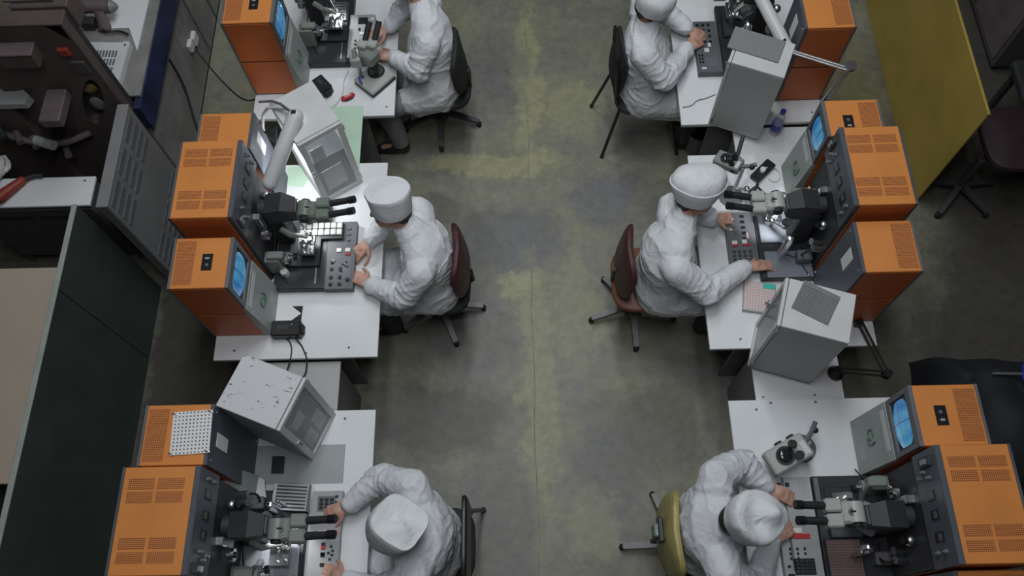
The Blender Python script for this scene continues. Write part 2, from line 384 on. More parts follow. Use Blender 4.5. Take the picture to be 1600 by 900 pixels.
low_table('white shelf between the two nearer right desks', 1.19, 1.655, 1.197, 1.48, .70, [(1.229, 1.225), (1.50, 1.23)])
low_table('white shelf under the plastic bottle between the two farther right desks', 1.27, 1.73, 2.708, 2.923, .70, [(1.65, 2.78)])
low_table('grey shelf bridging the gap between the two nearer left desks', -1.55, -1.04, 1.19, 1.479, .70, [], 'metal_case_grey')

# ------------------------------------------------------------------ orange cabinets
def shell(t, w, d, h, seam, z0=0):
    MB().box(-w, -.004, .004, d - .004, z0, h - .006, .003).build('frame', 'cab_dark', t)
    MB().box(-w, -w + .012, 0, d, z0, h + .001, .002).build('rear_trim', 'cab_grey', t)
    MB().box(-w + .012, -.012, .002, d - .002, h - .012, h, .003).build('top_cover', 'orange', t)
    for y0, y1 in ((0, .006), (d - .006, d)):
        MB().box(-w + .014, -.014, y0, y1, seam + .006, h - .014, .002).build('side_panel', 'orange_deep', t)
        MB().box(-w + .014, -.014, y0, y1, z0 + .012, seam - .006, .002).build('side_panel', 'orange_deep', t)
def monitor_cabinet(label, x, y, rot, d=.275, w=.292, on=True):
    t = thing('monitor_cabinet', label, 'cabinet', (x, y, .75), rot, 'orange monitor cabinets'); h = .65
    shell(t, w, d, h, .315)
    MB().box(-w + .022, -w + .115, .02, d - .02, h - .002, h + .0012).build('vent_grille', 'grille', t)
    b = MB().box(-.14, -.088, .095, .185, h - .004, h + .0015, .001).build('cover_window', 'black', t)
    MB().box(-.125, -.105, .155, .165, h + .001, h + .0025).build('window_mark', 'console_light', b); MB().cyl((-.113, .125, h + .001), (-.113, .125, h + .003), .008).build('window_knob', 'cab_grey', b)
    # bezel around the tube
    fr = MB(); fr.box(-.014, .006, 0, d, .60, h, .003).box(-.014, .006, 0, d, .385, .42, .003).box(-.014, .006, 0, .024, .42, .60, .002).box(-.014, .006, d - .024, d, .42, .60, .002)
    fr.build('screen_bezel', 'cab_grey', t)
    MB().box(-.012, -.008, .02, d - .02, .415, .605).build('screen_mask', 'black', t)
    n = 14; vs = []; fs = []
    for i in range(n + 1):
        for j in range(n + 1):
            a, b2 = 2 * i / n - 1, 2 * j / n - 1
            # rounded-rectangle outline
            px_ = a * math.sqrt(1 - .16 * b2 * b2); pz_ = b2 * math.sqrt(1 - .16 * a * a)
            vs.append((-.009 + .016 * (1 - .5 * (a * a + b2 * b2)), d / 2 + px_ * (d / 2 - .032), .51 + pz_ * .086))
    for i in range(n):
        for j in range(n): q = i * (n + 1) + j; fs.append((q, q + n + 1, q + n + 2, q + 1))
    sc = MB().add(vs, fs).build('screen', 'crt_screen' if on else 'crt_off', t, smooth=60); tag(sc, 'glowing pale blue tube screen', None)
    p = MB().xprism([(-.012, .012), (.040, .012), (.008, .38), (-.012, .38)], .0, d).build('lower_panel', 'panel_green', t)
    k = lambda z: .040 + (z - .012) * (.008 - .040) / .368
    def plate(name, y0, y1, z0, z1, m_): MB().add([(k(z0) + .001, y0, z0), (k(z0) + .001, y1, z0), (k(z1) + .001, y1, z1), (k(z1) + .001, y0, z1), (k(z0) - .003, y0, z0), (k(z0) - .003, y1, z0), (k(z1) - .003, y1, z1), (k(z1) - .003, y0, z1)], [(0, 1, 2, 3), (4, 7, 6, 5), (0, 4, 5, 1), (1, 5, 6, 2), (2, 6, 7, 3), (3, 7, 4, 0)]).build(name, m_, p, smooth=0)
    plate('name_plate', .03, d - .05, .325, .36, 'metal_case'); plate('stencil', .15, .215, .06, .10, 'metal_case_grey')
    e = MB(); rr = .026; c0 = (.115, .20)
    e.tube([(k(c0[1] + rr * math.sin(a)) + .0015, c0[0] + rr * math.cos(a), c0[1] + rr * math.sin(a)) for a in [i * 2 * PI / 20 * .86 + .9 for i in range(21)]], .0042, 6)
    e.tube([(k(.215) + .0015, .155, .235), (k(.2) + .0015, .165, .20), (k(.17) + .0015, .155, .165), (k(.16) + .0015, .125, .155)], .004, 6)
    e.build('emblem', 'emblem', p)
    return t
def plain_cabinet(label, x, y, rot, d=.275, w=.292):
    t = thing('power_cabinet', label, 'cabinet', (x, y, .75), rot, 'plain orange cabinets'); h = .65
    shell(t, w, d, h, .315)
    MB().box(-w + .022, -w + .115, .02, d - .02, h - .002, h + .0012).build('vent_grille', 'grille', t)
    f = MB().box(-.014, .004, 0, d, .004, h, .003).build('front_panel', 'bluegrey', t)
    MB().box(.003, .0055, .10, .165, .43, .57).build('paper_label', 'paper', f)
    for yy in (.03, d - .03):
        for zz in (.04, .61): MB().cyl((.003, yy, zz), (.008, yy, zz), .006, n=10).build('screw', 'steel', f)
    return t
def control_cabinet(label, x, yc, rot, d=.445, w=.298):
    t = thing('control_cabinet', label, 'cabinet', (x, yc, .75), rot, 'tall orange control cabinets'); h = .75; a = d / 2
    MB().box(-w, -.004, -a + .004, a - .004, .0, h - .006, .003).build('frame', 'cab_dark', t)
    MB().box(-w, -w + .012, -a, a, 0, h + .001, .002).build('rear_trim', 'bluegrey', t)
    MB().box(-w + .012, -.004, -a + .002, a - .002, h - .014, h, .003).build('top_cover', 'orange', t)
    for s in (-1, 1):
        y0, y1 = (a - .006, a) if s > 0 else (-a, -a + .006)
        MB().box(-w + .014, -.012, y0, y1, .36, h - .016, .002).build('side_panel', 'orange_deep', t)
        MB().box(-w + .014, -.012, y0, y1, .02, .35, .002).build('side_panel', 'orange_deep', t)
    for e in (-1, 1):
        for r in (0, 1):
            for c in (0, 1):
                yy = e * (a - .072 - r * .058) if True else 0; xx = -w + .035 + c * .127
                MB().box(xx, xx + .113, yy - .023, yy + .023, h - .002, h + .0012).build('vent_grille', 'grille', t)
    f = MB().box(-.006, .020, -a, a, .52, h + .002, .004).build('front_panel', 'bluegrey', t)
    for yy, hh in ((.12, .05), (.03, .038), (-.05, .038)):
        m_ = MB().box(.018, .024, yy - .022, yy + .022, .62 - hh / 2, .62 + hh / 2 + .03, .002).build('meter', 'black', f)
        MB().box(.023, .026, yy - .014, yy + .014, .63, .655).build('meter_scale', 'console_grey', m_)
    for yy, zz in ((-.12, .66), (-.15, .62), (-.13, .58), (.18, .67), (.18, .60)):
        k_ = MB().cyl((.018, yy, zz), (.036, yy, zz), .011, .009).build('knob', 'console_grey', f)
        MB().cyl((.036, yy, zz), (.040, yy, zz), .005, n=10).build('knob_cap', 'steel', k_)
    sk = MB().box(.018, .032, -.21, -.165, .60, .70, .003).build('socket', 'cab_dark', f); MB().box(.03, .04, -.2, -.175, .63, .67, .002).build('plug', 'steel', sk)
    MB().box(-.006, .006, -a + .01, a - .01, .01, .51, .003).build('lower_front', 'cab_dark', t)
    return t
# left row
monitor_cabinet('orange cabinet with a glowing blue screen, left row, beside a black power box', -1.446, 1.62, 0)
control_cabinet('tall orange control cabinet with vent holes, middle of the left row', -1.446, 2.172, 0)
plain_cabinet('plain orange cabinet behind the tubular lamp, left row', -1.428, 2.405, 0, d=.228, w=.285)
plain_cabinet('orange cabinet with a white perforated plate on top', -1.433, .772, 0, d=.277, w=.308)
control_cabinet('tall orange control cabinet in the bottom left, nearest the green partition', -1.43, .527, 0, w=.318)
monitor_cabinet('orange cabinet with a blue screen at the top of the left row', -1.398, 3.236, 0)
# right row (turned round)
monitor_cabinet('orange monitor cabinet in front of the yellow partition, right row middle', 1.545, 2.605, PI, d=.222)
control_cabinet('tall orange control cabinet in the middle of the right row', 1.577, 2.147, PI, w=.285)
plain_cabinet('plain orange cabinet with a paper label, right row, behind the grey box', 1.58, 1.893, PI, w=.285)
monitor_cabinet('orange cabinet with the brightest blue screen, right row nearest the camera', 1.676, 1.066, PI, w=.30)
control_cabinet('tall orange control cabinet in the bottom right corner', 1.70, .535, PI, d=.48)
plain_cabinet('plain orange cabinet at the bottom right edge, mostly cut off', 1.70, .283, PI)
plain_cabinet('plain orange cabinet at the top of the right row beside the lamp arm', 1.537, 3.353, PI, w=.278)

# ------------------------------------------------------------------ bonding machines
def bonder(label, x, y, rot, body='scope_grey', slab=(.0, .30, -.305, .25), style=0, light=1.2):
    t = thing('wire_bonder', label, 'machine', (x, y, .75), rot, 'bonding machines with microscopes')
    x0, x1, y0, y1 = slab
    sl = MB().box(x0, x1, y0, y1, .006, .05, .004).build('base_slab', 'slab', t)
    MB().box(x1 - .06, x1 - .052, y0 + .03, y1 - .25, .05, .053).build('guide_rail', 'steel', sl)
    for yy in (y0 + .03, y1 - .03):
        for xx in (x0 + .03, x1 - .03): MB().cyl((xx, yy, 0), (xx, yy, .008), .014, n=12).build('foot', 'rubber', sl)
    MB().box(.10, .275, -.17, .07, .05, .075, .003).build('work_table', 'slab_light' if style == 1 else 'slab', t)
    # column and head
    MB().box(.03, .13, -.02, .07, .05, .36, .006).build('column', 'cab_dark', t)
    hd = MB().add([(.06, -.04, .33), (.06, .075, .33), (.215, -.03, .35), (.215, .065, .35), (.06, -.04, .455), (.06, .075, .455), (.15, -.04, .475), (.15, .075, .475), (.215, -.028, .44), (.215, .062, .44)],
                  [(0, 1, 3, 2), (0, 4, 5, 1), (4, 6, 7, 5), (6, 8, 9, 7), (8, 2, 3, 9), (0, 2, 8, 6, 4), (1, 5, 7, 9, 3)]).build('hood', 'hood', t, smooth=0)
    MB().box(.215, .222, -.022, .056, .36, .432, .002).build('hood_cap', 'cab_grey', hd)
    MB().cyl((.02, .02, .40), (.06, .02, .40), .045).build('hood_neck', 'cab_dark', t)
    br = MB().box(.0, .04, -.07, -.03, .30, .44, .004).build('side_bracket', 'steel', t); MB().cyl((.03, -.1, .33), (.06, -.1, .33), .03).build('dial', 'chrome', br); MB().cyl((.03, -.1, .33), (.072, -.1, .33), .014).build('dial_cap', 'black', br)
    kb = MB().sph((.03, .12, .36), .026).build('drive_knob', 'steel', t); MB().cyl((.03, .12, .36), (.065, .12, .37), .017).build('drive_shaft', 'black', kb)
    # microscope head
    ms = MB(); ms.cyl((.265, .045, .40), (.265, -.045, .40), .042, .042, 20); ms.build('microscope_body', body, t)
    m0 = MB().box(.25, .33, -.05, .05, .375, .425, .012).build('prism_housing', body, t)
    MB().cyl((.285, 0, .42), (.285, 0, .437), .018).build('zoom_dial', 'scope_green' if body != 'scope_green' else 'scope_grey', m0)
    MB().box(.272, .298, -.004, .004, .436, .441).build('dial_grip', 'black', m0)
    for s, nm in ((1, .036), (-1, -.032)):
        pb = MB().box(.325, .40, nm - .03, nm + .03, .37, .43, .008).build('prism_block', body, t)
        e = MB().cyl((.39, nm, .405), (.535, nm, .445), .0185, .017, 18).build('eyepiece', 'rubber', t)
        MB().cyl((.505, nm, .4366), (.538, nm, .4458), .0205, .0205, 18).build('eye_cup', 'black', e)
        MB().cyl((.538, nm, .4458), (.5385, nm, .446), .012, .012, 14).build('lens', 'crt_off', e)
    MB().cyl((.265, 0, .375), (.262, -.005, .29), .03, .022).build('objective', 'scope_green', t)
    for s in (-1, 1): MB().cyl((.265, s * .045, .40), (.265, s * .062, .40), .026, .024).build('focus_knob', 'rubber', t)
    # chrome cylinder with small valve
    cy = MB().lathe([(.0, .05), (.024, .05), (.024, .24), (.020, .25), (.020, .262), (.010, .268), (.0, .268)], 20, Matrix.Translation((.17, .135, 0))).build('gas_cylinder', 'chrome', t)
    MB().cyl((.17, .135, .265), (.17, .135, .295), .004).cyl((.155, .135, .29), (.185, .135, .29), .003).build('valve', 'black', cy)
    cl = MB().cyl((.205, .155, .12), (.205, .155, .23), .009); cl.sph((.205, .155, .235), .011).build('side_tube', 'steel', cy)
    # bonding head and arm
    MB().tube([(.10, -.03, .26), (.15, -.06, .24), (.20, -.045, .20), (.225, -.04, .16)], [.018, .016, .012, .006], 10).build('bond_arm', 'scope_grey', t)
    a2 = MB().tube([(.12, .03, .25), (.18, .05, .2), (.21, -.0, .17)], .008, 8).build('bond_lever', 'chrome', t)
    MB().sph((.23, -.02, .165), .018).build('lever_ball', 'chrome', a2)
    MB().tube([(.10, -.10, .06), (.115, -.13, .14), (.10, -.15, .2)], [.02, .014, .01], 10).build('manipulator', 'cab_grey', t)
    st = MB().box(.165, .26, -.135, -.02, .13, .15, .003).build('work_stage', 'chrome', t)
    MB().cyl((.2125, -.06, .075), (.2125, -.06, .13), .03).build('stage_post', 'steel', st)
    for xx, yy, r_ in ((.19, -.06, .018), (.235, -.05, .014), (.20, -.11, .009), (.24, -.105, .006)): MB().cyl((xx, yy, .149), (xx, yy, .172), r_, r_ * .85).build('clamp', 'chrome', st)
    mb = MB(); mb.tube([(.05, -.02, .2), (.03, -.13, .12), (.06, -.2, .06), (.1, -.26, .056)], .004, 6, 2); mb.build('hose', 'cable', t)
    cs = MB().box(.0, .085, -.20, -.135, .05, .20, .006).box(.02, .11, -.19, -.145, .20, .225, .006).build('drive_casting', 'scope_grey', t)
    MB().cyl((.085, -.165, .15), (.15, -.15, .15), .011).build('drive_screw', 'chrome', cs); MB().cyl((.15, -.15, .15), (.165, -.147, .15), .02).build('drive_wheel', 'black', cs); MB().box(.10, .125, -.185, -.13, .13, .17, .004).build('screw_block', 'steel', cs)
    for yy in (.15, .19): MB().cyl((.012, yy, .22), (.06, yy, .235), .019).build('connector', 'steel', t)
    MB().tube([(.05, .19, .235), (.09, .2, .2), (.08, .17, .1), (.05, .1, .06)], .006, 7, 2).build('hose', 'cable', t); MB().box(.02, .10, .14, .20, .05, .12, .006).build('relay_box', 'cab_grey', t)
    # little work light on the head
    lp = MB().cyl((.18, .08, .33), (.195, .055, .28), .018, .022).build('work_light', 'cab_grey', t)
    MB().cyl((.1955, .054, .2795), (.1965, .0525, .278), .018).build('work_bulb', 'lamp_glow', lp)
    d = bpy.data.lights.new('work_light_beam', 'SPOT'); d.energy = light * 4; d.spot_size = 1.5; d.spot_blend = .6; d.shadow_soft_size = .015; d.color = (.95, .98, 1)
    L = bpy.data.objects.new('work_light_beam', d); COL.objects.link(L); L.parent = t; L.location = (.20, .045, .272); L.rotation_euler = Vector((.012, -.1, -.16)).to_track_quat('-Z', 'Y').to_euler()
    return t
bonder('bonding machine with green-grey microscope, middle of the left row', -1.446, 2.172, 0, 'scope_green', (.02, .31, -.30, .24))
bonder('bonding machine with light grey microscope beside a metal cassette, bottom left', -1.43, .527, 0, 'scope_grey', (.0, .30, -.32, .24), 1, 1.8)
bonder('bonding machine at the top of the left row', -1.398, 3.76, 0, 'scope_grey', (.02, .30, -.33, .3))
bonder('bonding machine under the lamp, middle of the right row', 1.577, 2.147, PI, 'scope_light', (.0, .29, -.17, .28), 1, 2.2)
bonder('bonding machine with cream microscope, bottom right', 1.70, .555, PI, 'scope_light', (.0, .32, -.23, .30), 0, .15)
bonder('bonding machine at the top of the right row', 1.54, 3.60, PI, 'scope_grey', (.0, .30, -.2, .32), 0, .2)

# ------------------------------------------------------------------ control consoles with keys
def console(label, x0, x1, y0, y1, base, keys, z=.75, slope=0, extra=()):
    cx, cy = (x0 + x1) / 2, (y0 + y1) / 2; a, b = (x1 - x0) / 2, (y1 - y0) / 2
    t = thing('control_console', label, 'console', (cx, cy, z), 0, 'key consoles in front of the operators')
    zl, zr = (.052 + slope, .052 - slope)
    MB().xprism([(-a, .004), (a, .004), (a, zr), (-a, zl)], -b, b).build('housing', base, t, smooth=0)
    for s in (-1, 1):
        for q in (-1, 1): MB().cyl((s * (a - .02), q * (b - .02), 0), (s * (a - .02), q * (b - .02), .006), .008, n=10).build('foot', 'rubber', t)
    zz = lambda x: zl + (x + a) / (2 * a) * (zr - zl)
    for kx, ky, sx, sy, m_ in keys:
        x_ = kx - cx; y_ = ky - cy
        MB().box(x_ - sx / 2, x_ + sx / 2, y_ - sy / 2, y_ + sy / 2, zz(x_) - .003, zz(x_) + .007, .0015).build('key', m_, t)
    for kx, ky, sx, sy, m_ in extra:
        x_ = kx - cx; y_ = ky - cy
        MB().box(x_ - sx / 2, x_ + sx / 2, y_ - sy / 2, y_ + sy / 2, zz(x_) - .003, zz(x_) + .0015, .0005).build('key_field', m_, t)
    return t
K = []
for r in range(4):
    for c in range(2):
        if (r, c) != (3, 1): K.append((-1.105 + c * .05, 1.895 + r * .042 + (.01 if r > 1 else 0), .018, .018, 'black'))
K += [(-1.01, 1.92, .02, .02, 'black'), (-1.07, 2.105, .028, .024, 'white_key'), (-1.02, 2.105, .03, .024, 'white_key'), (-1.02, 2.08, .03, .012, 'red'), (-1.10, 2.04, .02, .016, 'console_light')]
K += [(-1.035 + .02 * math.cos(i), 2.0 + .03 * math.sin(i * 1.3), .009, .009, 'black') for i in range(6)]
K += [(-1.02, 2.17 + .035 * i, .02, .015, 'bluegrey') for i in range(3)]
console('dark grey key console with two white buttons, left row middle', -1.138, -.978, 1.868, 2.288, 'console_grey', K, extra=[(-1.022, 1.99, .055, .13, 'cab_grey')])
K = [(-1.035, .60 - .05 * i, .02, .018, ['red', 'black', 'black', 'black'][i]) for i in range(4) if i] + [(-1.035, .485, .022, .018, 'red'), (-1.035, .455, .02, .016, 'black'), (-1.035, .405, .02, .016, 'black')]
K += [(-.995 + dx, .44 + dy, .012, .010, 'black') for dx, dy in ((0, .05), (.008, .03), (-.012, .02), (.006, .01), (-.004, -.01))]
K += [(-1.06 + .026 * c, .675 + .02 * r, .018, .014, 'black') for r in range(3) for c in range(3)] + [(-.985, .73, .014, .012, 'black'), (-.985, .70, .014, .012, 'black'), (-1.03, .555, .07, .022, 'white_key'), (-.985, .555, .03, .02, 'red')]
console('light grey key console with a red button, bottom left', -1.108, -.957, .20, .758, 'console_light', K, extra=[(-1.035, .695, .09, .075, 'cab_grey')])
K = [(-1.03, 3.76, .062, .05, 'black'), (-1.05, 3.69, .014, .022, 'black'), (-.99, 3.69, .02, .014, 'cab_grey'), (-1.03, 3.655, .03, .02, 'white_key'), (-.99, 3.665, .05, .02, 'red'), (-.97, 3.77, .02, .015, 'white_key')] + [(-1.07 + .03 * (i % 2), 3.6 - .03 * (i // 2), .014, .012, 'black') for i in range(8)]
console('grey key console at the top of the left row', -1.116, -.955, 3.441, 3.812, 'console_light', K)
K = [(1.16 + .06 * c, 2.255 - .035 * r, .022, .016, 'black') for r in range(5) for c in (1,)] + [(1.16, 2.09, .03, .022, 'white_key'), (1.16, 2.072, .03, .014, 'red'), (1.215, 2.095, .028, .026, 'white_key'), (1.225, 2.075, .04, .012, 'red'), (1.235, 2.13, .012, .04, 'pink_paper')]
K += [(1.15 + random.uniform(-.015, .03), 2.15 + .022 * i, .015, .013, ['chrome', 'white_key', 'cab_grey'][i % 3]) for i in range(6)] + [(1.15 + .03 * c, 2.035 - .025 * r, .018, .014, 'cab_dark') for r in range(3) for c in range(4)]
console('grey key console with red and white buttons, right row middle', 1.125, 1.283, 1.95, 2.283, 'console_grey', K)
K = [(1.215 + .04 * c, .745 - .042 * r, .02, .02, 'black') for r in range(2) for c in range(2)] + [(1.225 + .035 * (i % 3), .44 - .022 * (i // 3), .010, .012, 'black') for i in range(8)] + [(1.25 + .022 * c, .335 + .016 * r, .016, .012, 'cab_dark') for c in range(4) for r in range(4)]
K += [(1.27, .525, .05, .026, 'white_key'), (1.29, .498, .08, .022, 'red'), (1.22, .50, .05, .018, 'red'), (1.21, .36, .014, .012, 'black'), (1.215, .32, .03, .012, 'black')]
console('pale grey key console between the two hands, bottom right', 1.188, 1.372, .16, .782, 'console_light', K, extra=[(1.285, .358, .1, .075, 'black'), (1.235, .56, .012, .44, 'console_grey')])
K = [(1.11 + .035 * c, 3.64 - .045 * r, .018, .018, 'black') for r in range(4) for c in range(3)] + [(1.15, 3.44, .03, .03, 'white_key'), (1.17, 3.48, .02, .03, 'white_key'), (1.12, 3.30, .03, .014, 'white_key')] + [(1.10 + .018 * (i % 2), 3.40 - .025 * (i // 2), .012, .012, 'black') for i in range(6)]
console('dark key console under folded hands, top of the right row', 1.087, 1.235, 3.275, 3.672, 'console_grey', K, extra=[(1.17, 3.35, .07, .08, 'cab_grey')])

# ------------------------------------------------------------------ metal boxes with glazed doors
def glazed_box(label, cx, cy, rot, d, w, h, top, side, papers=0, inside='cab_grey'):
    t = thing('glazed_box', label, 'box', (cx, cy, .751), rot, 'metal boxes with glazed doors'); a, b = d / 2, w / 2; k = .012
    MB().box(-a, a - .02, -b, b, h - k, h, .003).build('top_panel', top, t)
    MB().box(-a, a - .02, -b, b, 0, k, .003).build('bottom_panel', side, t)
    for s in (-1, 1):
        y0, y1 = (b - k, b) if s > 0 else (-b, -b + k)
        MB().box(-a, a - .02, y0, y1, k, h - k, .002).build('side_panel', side, t)
    MB().box(-a, -a + k, -b + k, b - k, k, h - k, .002).build('back_panel', side, t)
    MB().box(-a + k, a - .06, -b + k, b - k, h * .5, h * .5 + .008).build('inner_shelf', inside, t)
    # door
    fr = .034; dr = MB(); dr.box(a - .017, a, -b, b, h - fr, h - .002, .003).box(a - .017, a, -b, b, .002, fr, .003).box(a - .017, a, -b, -b + fr, fr, h - fr, .003).box(a - .017, a, b - fr, b, fr, h - fr, .003)
    dr = dr.build('door', 'metal_case', t)
    MB().box(a - .011, a - .007, -b + fr - .004, b - fr + .004, fr - .004, h - fr + .004).build('glass_pane', 'pane_glass', dr)
    for z0, z1, y0, y1, m_ in [[], [(h * .13, h * .45, -b + .06, b - .075, 'paper'), (h * .62, h * .82, -b + .045, -b + .12, 'paper_green')], [(h * .10, h * .36, -b + .05, b - .14, 'metal_case'), (h * .12, h * .42, b - .12, b - .05, 'metal_case'), (h * .6, h * .75, -b + .06, -b + .14, 'metal_case')]][papers]:
        MB().box(a - .016, a - .0125, y0, y1, z0, z1).build('door_paper', m_, dr)
    for zz in (.06, h - .06):
        MB().cyl((a - .012, b + .002, zz - .02), (a - .012, b + .002, zz + .02), .006, n=10).build('hinge', 'steel', dr)
    lt = MB().box(a, a + .012, -b + .006, -b + .03, h * .48, h * .56, .002).build('latch', 'steel', dr); MB().cyl((a + .012, -b + .018, h * .52), (a + .022, -b + .018, h * .52), .007, n=10).build('latch_pin', 'cab_grey', lt)
    return t
glazed_box('white metal box with glazed door and green paper behind, left row', -1.17, 2.65, math.radians(-57), .333, .262, .61, 'metal_case', 'metal_case', 1)
glazed_box('white box with badly chipped paint on its lid, left row', -1.233, 1.109, math.radians(-22.5), .328, .266, .622, 'chipped_white', 'metal_case_grey', 2)
glazed_box('grey metal box with a ribbed mat on its lid, right row', 1.347, 1.452, math.radians(162.5), .332, .255, .61, 'metal_case', 'metal_case_grey')
glazed_box('tall grey metal box beside the plastic bottle, right row', 1.302, 2.977, math.radians(157), .312, .245, .585, 'metal_case', 'metal_case_grey')

def quadslab(mbx, pts, z0, z1): return mbx.prism([(p[0], p[1]) for p in pts], z0, z1)
def flat(name, label, cat, pts, z0, z1, m_, group=None):
    c = (sum(p[0] for p in pts) / len(pts), sum(p[1] for p in pts) / len(pts))
    o = quadslab(MB(), [(p[0] - c[0], p[1] - c[1]) for p in pts], 0, z1 - z0).build(name, m_, smooth=0); o.location = (c[0], c[1], z0)
    return tag(o, label, cat, group)
# mats on the boxes
def ribbed_mat(label, cx, cy, rot, l, w, z, m_):
    t = thing('rubber_mat', label, 'mat', (cx, cy, z), rot); MB().box(-l / 2, l / 2, -w / 2, w / 2, .0005, .007, .002).build('mat_sheet', m_, t)
    r0 = MB().box(-l / 2 + .006, l / 2 - .006, -.003, .003, .006, .0105, .001).build('rib', 'rubber_mat', t)
    n = int((w - .02) / .0125); r0.location = (0, -w / 2 + .012, 0)
    for i in range(1, n): inst(r0, (0, -w / 2 + .012 + i * .0125, 0), t)
ribbed_mat('grey ribbed rubber mat lying on the grey box lid', 1.346, 1.488, math.radians(-31), .180, .162, 1.3615, 'rubber_mat')
mt = MB().box(-.143, .143, -.078, .078, 0, .008, .002).build('rubber_mat', 'mat_holes'); mt.location = (1.277, 3.03, 1.3365); mt.rotation_euler = (0, 0, math.radians(-24)); tag(mt, 'grey dimpled mat on top of the tall box, right row top', 'mat')
pp = thing('perforated_plate', 'white perforated plate lying on an orange cabinet', 'plate', (-1.515, .918, 1.4018), math.radians(3))
MB().box(-.088, .088, -.098, .098, 0, .005, .001).build('plate_sheet', 'perf_white', pp)
for x_, y_ in ((-.08, .09), (.08, .09), (-.08, -.09), (.08, -.09)): MB().tube([(x_ - .012, y_ + .004, .008), (x_, y_, .012), (x_ + .012, y_ - .006, .008)], .0025, 6).build('clip', 'steel', pp)

# ------------------------------------------------------------------ small things, left row
def power_box(label, cx, cy, rot, l, w, h):
    t = thing('power_supply', label, 'power supply', (cx, cy, .7505), rot); MB().box(-l / 2, l / 2, -w / 2, w / 2, 0, h, .006).build('housing', 'black', t)
    MB().box(l / 2 - .002, l / 2 + .014, -w / 2 + .02, w / 2 - .02, .012, h - .015, .004).build('end_block', 'rubber', t); MB().cyl((l * .2, w * .2, h - .001), (l * .2, w * .2, h + .002), .004, n=8).build('indicator', 'steel', t)
    MB().box(-l * .3, l * .1, -w * .1, w * .2, h - .001, h + .001).build('rating_plate', 'cab_dark', t)
power_box('black power box below the orange monitor, left row middle', -1.327, 1.637, 0, .16, .09, .065)
power_box('black power box with paper scraps at the top of the left row', -1.262, 3.262, math.radians(-50), .12, .085, .07)
flat('paper_note', 'white crumpled paper note next to the black power box', 'paper', [(-1.416, 1.775), (-1.33, 1.795), (-1.268, 1.745), (-1.33, 1.695), (-1.40, 1.70)], .7515, .7535, 'paper')
flat('black_pad', 'small black square pad under the white paper note', 'pad', [(-1.345, 1.79), (-1.262, 1.79), (-1.265, 1.697), (-1.32, 1.697)], .7502, .7512, 'black')
flat('black_pad', 'black square pad on the desk in the bottom left', 'pad', [(-1.343, .948), (-1.28, .947), (-1.278, .858), (-1.341, .859)], .7575, .766, 'black')
j = thing('jar', 'small clear jar on the dark slab, left row middle', 'jar', (-1.36, 1.962, .8005), 0)
MB().lathe([(0, 0), (.022, 0), (.024, .004), (.024, .03), (.018, .036)], 20).build('jar_body', 'bottle_plastic', j); MB().lathe([(.0, .034), (.021, .034), (.021, .048), (.0, .049)], 20).build('lid', 'metal_case', j)
flat('green_sheet', 'pale green sheet sticking out behind the white box', 'sheet', [(-1.2, 3.14), (-1.008, 3.131), (-.996, 2.72), (-1.17, 2.72)], .7502, .7525, 'paper_green') if False else None
gs = thing('green_board', 'pale green board bridging the gap between the two farther left desks', 'board', (-1.10, 2.885, .745))
MB().box(-.10, .10, -.25, .245, .0058, .0088, .001).build('board_sheet', 'paper_green', gs)
flat('green_paper', 'pale green paper under the lamp, left row', 'paper', [(-1.436, 2.70), (-1.36, 2.71), (-1.30, 2.62), (-1.33, 2.56), (-1.42, 2.57)], .7502, .7512, 'paper_green')
flat('cream_paper', 'small cream paper by the glazed box corner', 'paper', [(-1.23, 2.42), (-1.19, 2.43), (-1.17, 2.36), (-1.21, 2.35)], .7502, .7512, 'paper_cream')
rc = thing('red_case', 'small red oval case on the white desk', 'case', (-1.10, 3.195, .7505), math.radians(28))
MB().capsule((-.028, 0, .012), .017, (.028, 0, .012), .017).build('case_body', 'red', rc); MB().box(-.02, .02, -.006, .006, .0275, .0305, .001).build('case_label', 'pink_paper', rc); MB().tube([(-.045, 0, .006), (-.02, -.019, .006), (.02, -.019, .006), (.045, 0, .006), (.02, .019, .006), (-.02, .019, .006), (-.045, 0, .006)], .004, 6).build('case_rim', 'black', rc)
# key block and cassettes
kt = thing('key_block', 'block of small white keys beneath the eyepieces, left row', 'keypad', (-1.175, 2.225, .812))
MB().box(-.125, .125, -.055, .05, -.061, .012, .003).build('block_body', 'cab_dark', kt)
kk = MB().box(-.015, .015, -.018, .018, .0, .020, .003).build('key', 'white_key', kt); kk.location = (-.105, .025, .006)
for i in range(7):
    for q in range(2):
        if i or q: inst(kk, (-.105 + .035 * i, .025 - .042 * q, .006), kt)
def cassette(label, cx, cy, rot, l, w, z, rows, m_='steel'):
    t = thing('cassette_tray', label, 'tray', (cx, cy, z), rot); MB().box(-l / 2, l / 2, -w / 2, w / 2, 0, .014, .002).build('tray_plate', m_, t)
    s0 = MB().box(-l / 2 + .018, l / 2 - .018, -.004, .004, .0125, .0146).build('slot', 'cab_dark', t); p = (w - .03) / (rows - 1); s0.location = (0, -w / 2 + .015, 0)
    for i in range(1, rows): inst(s0, (0, -w / 2 + .015 + i * p, 0), t)
    for s in (-1, 1): MB().box(s * (l / 2 - .006) - .004, s * (l / 2 - .006) + .004, -w / 2 + .004, w / 2 - .004, .012, .018, .001).build('rim', 'chrome', t)
cassette('steel cassette tray with seven slots, bottom left machine', -1.20, .722, math.radians(-4), .188, .132, .846, 7)
cassette('steel cassette tray at the top of the left row', -1.20, 3.815, 0, .15, .15, .826, 6)
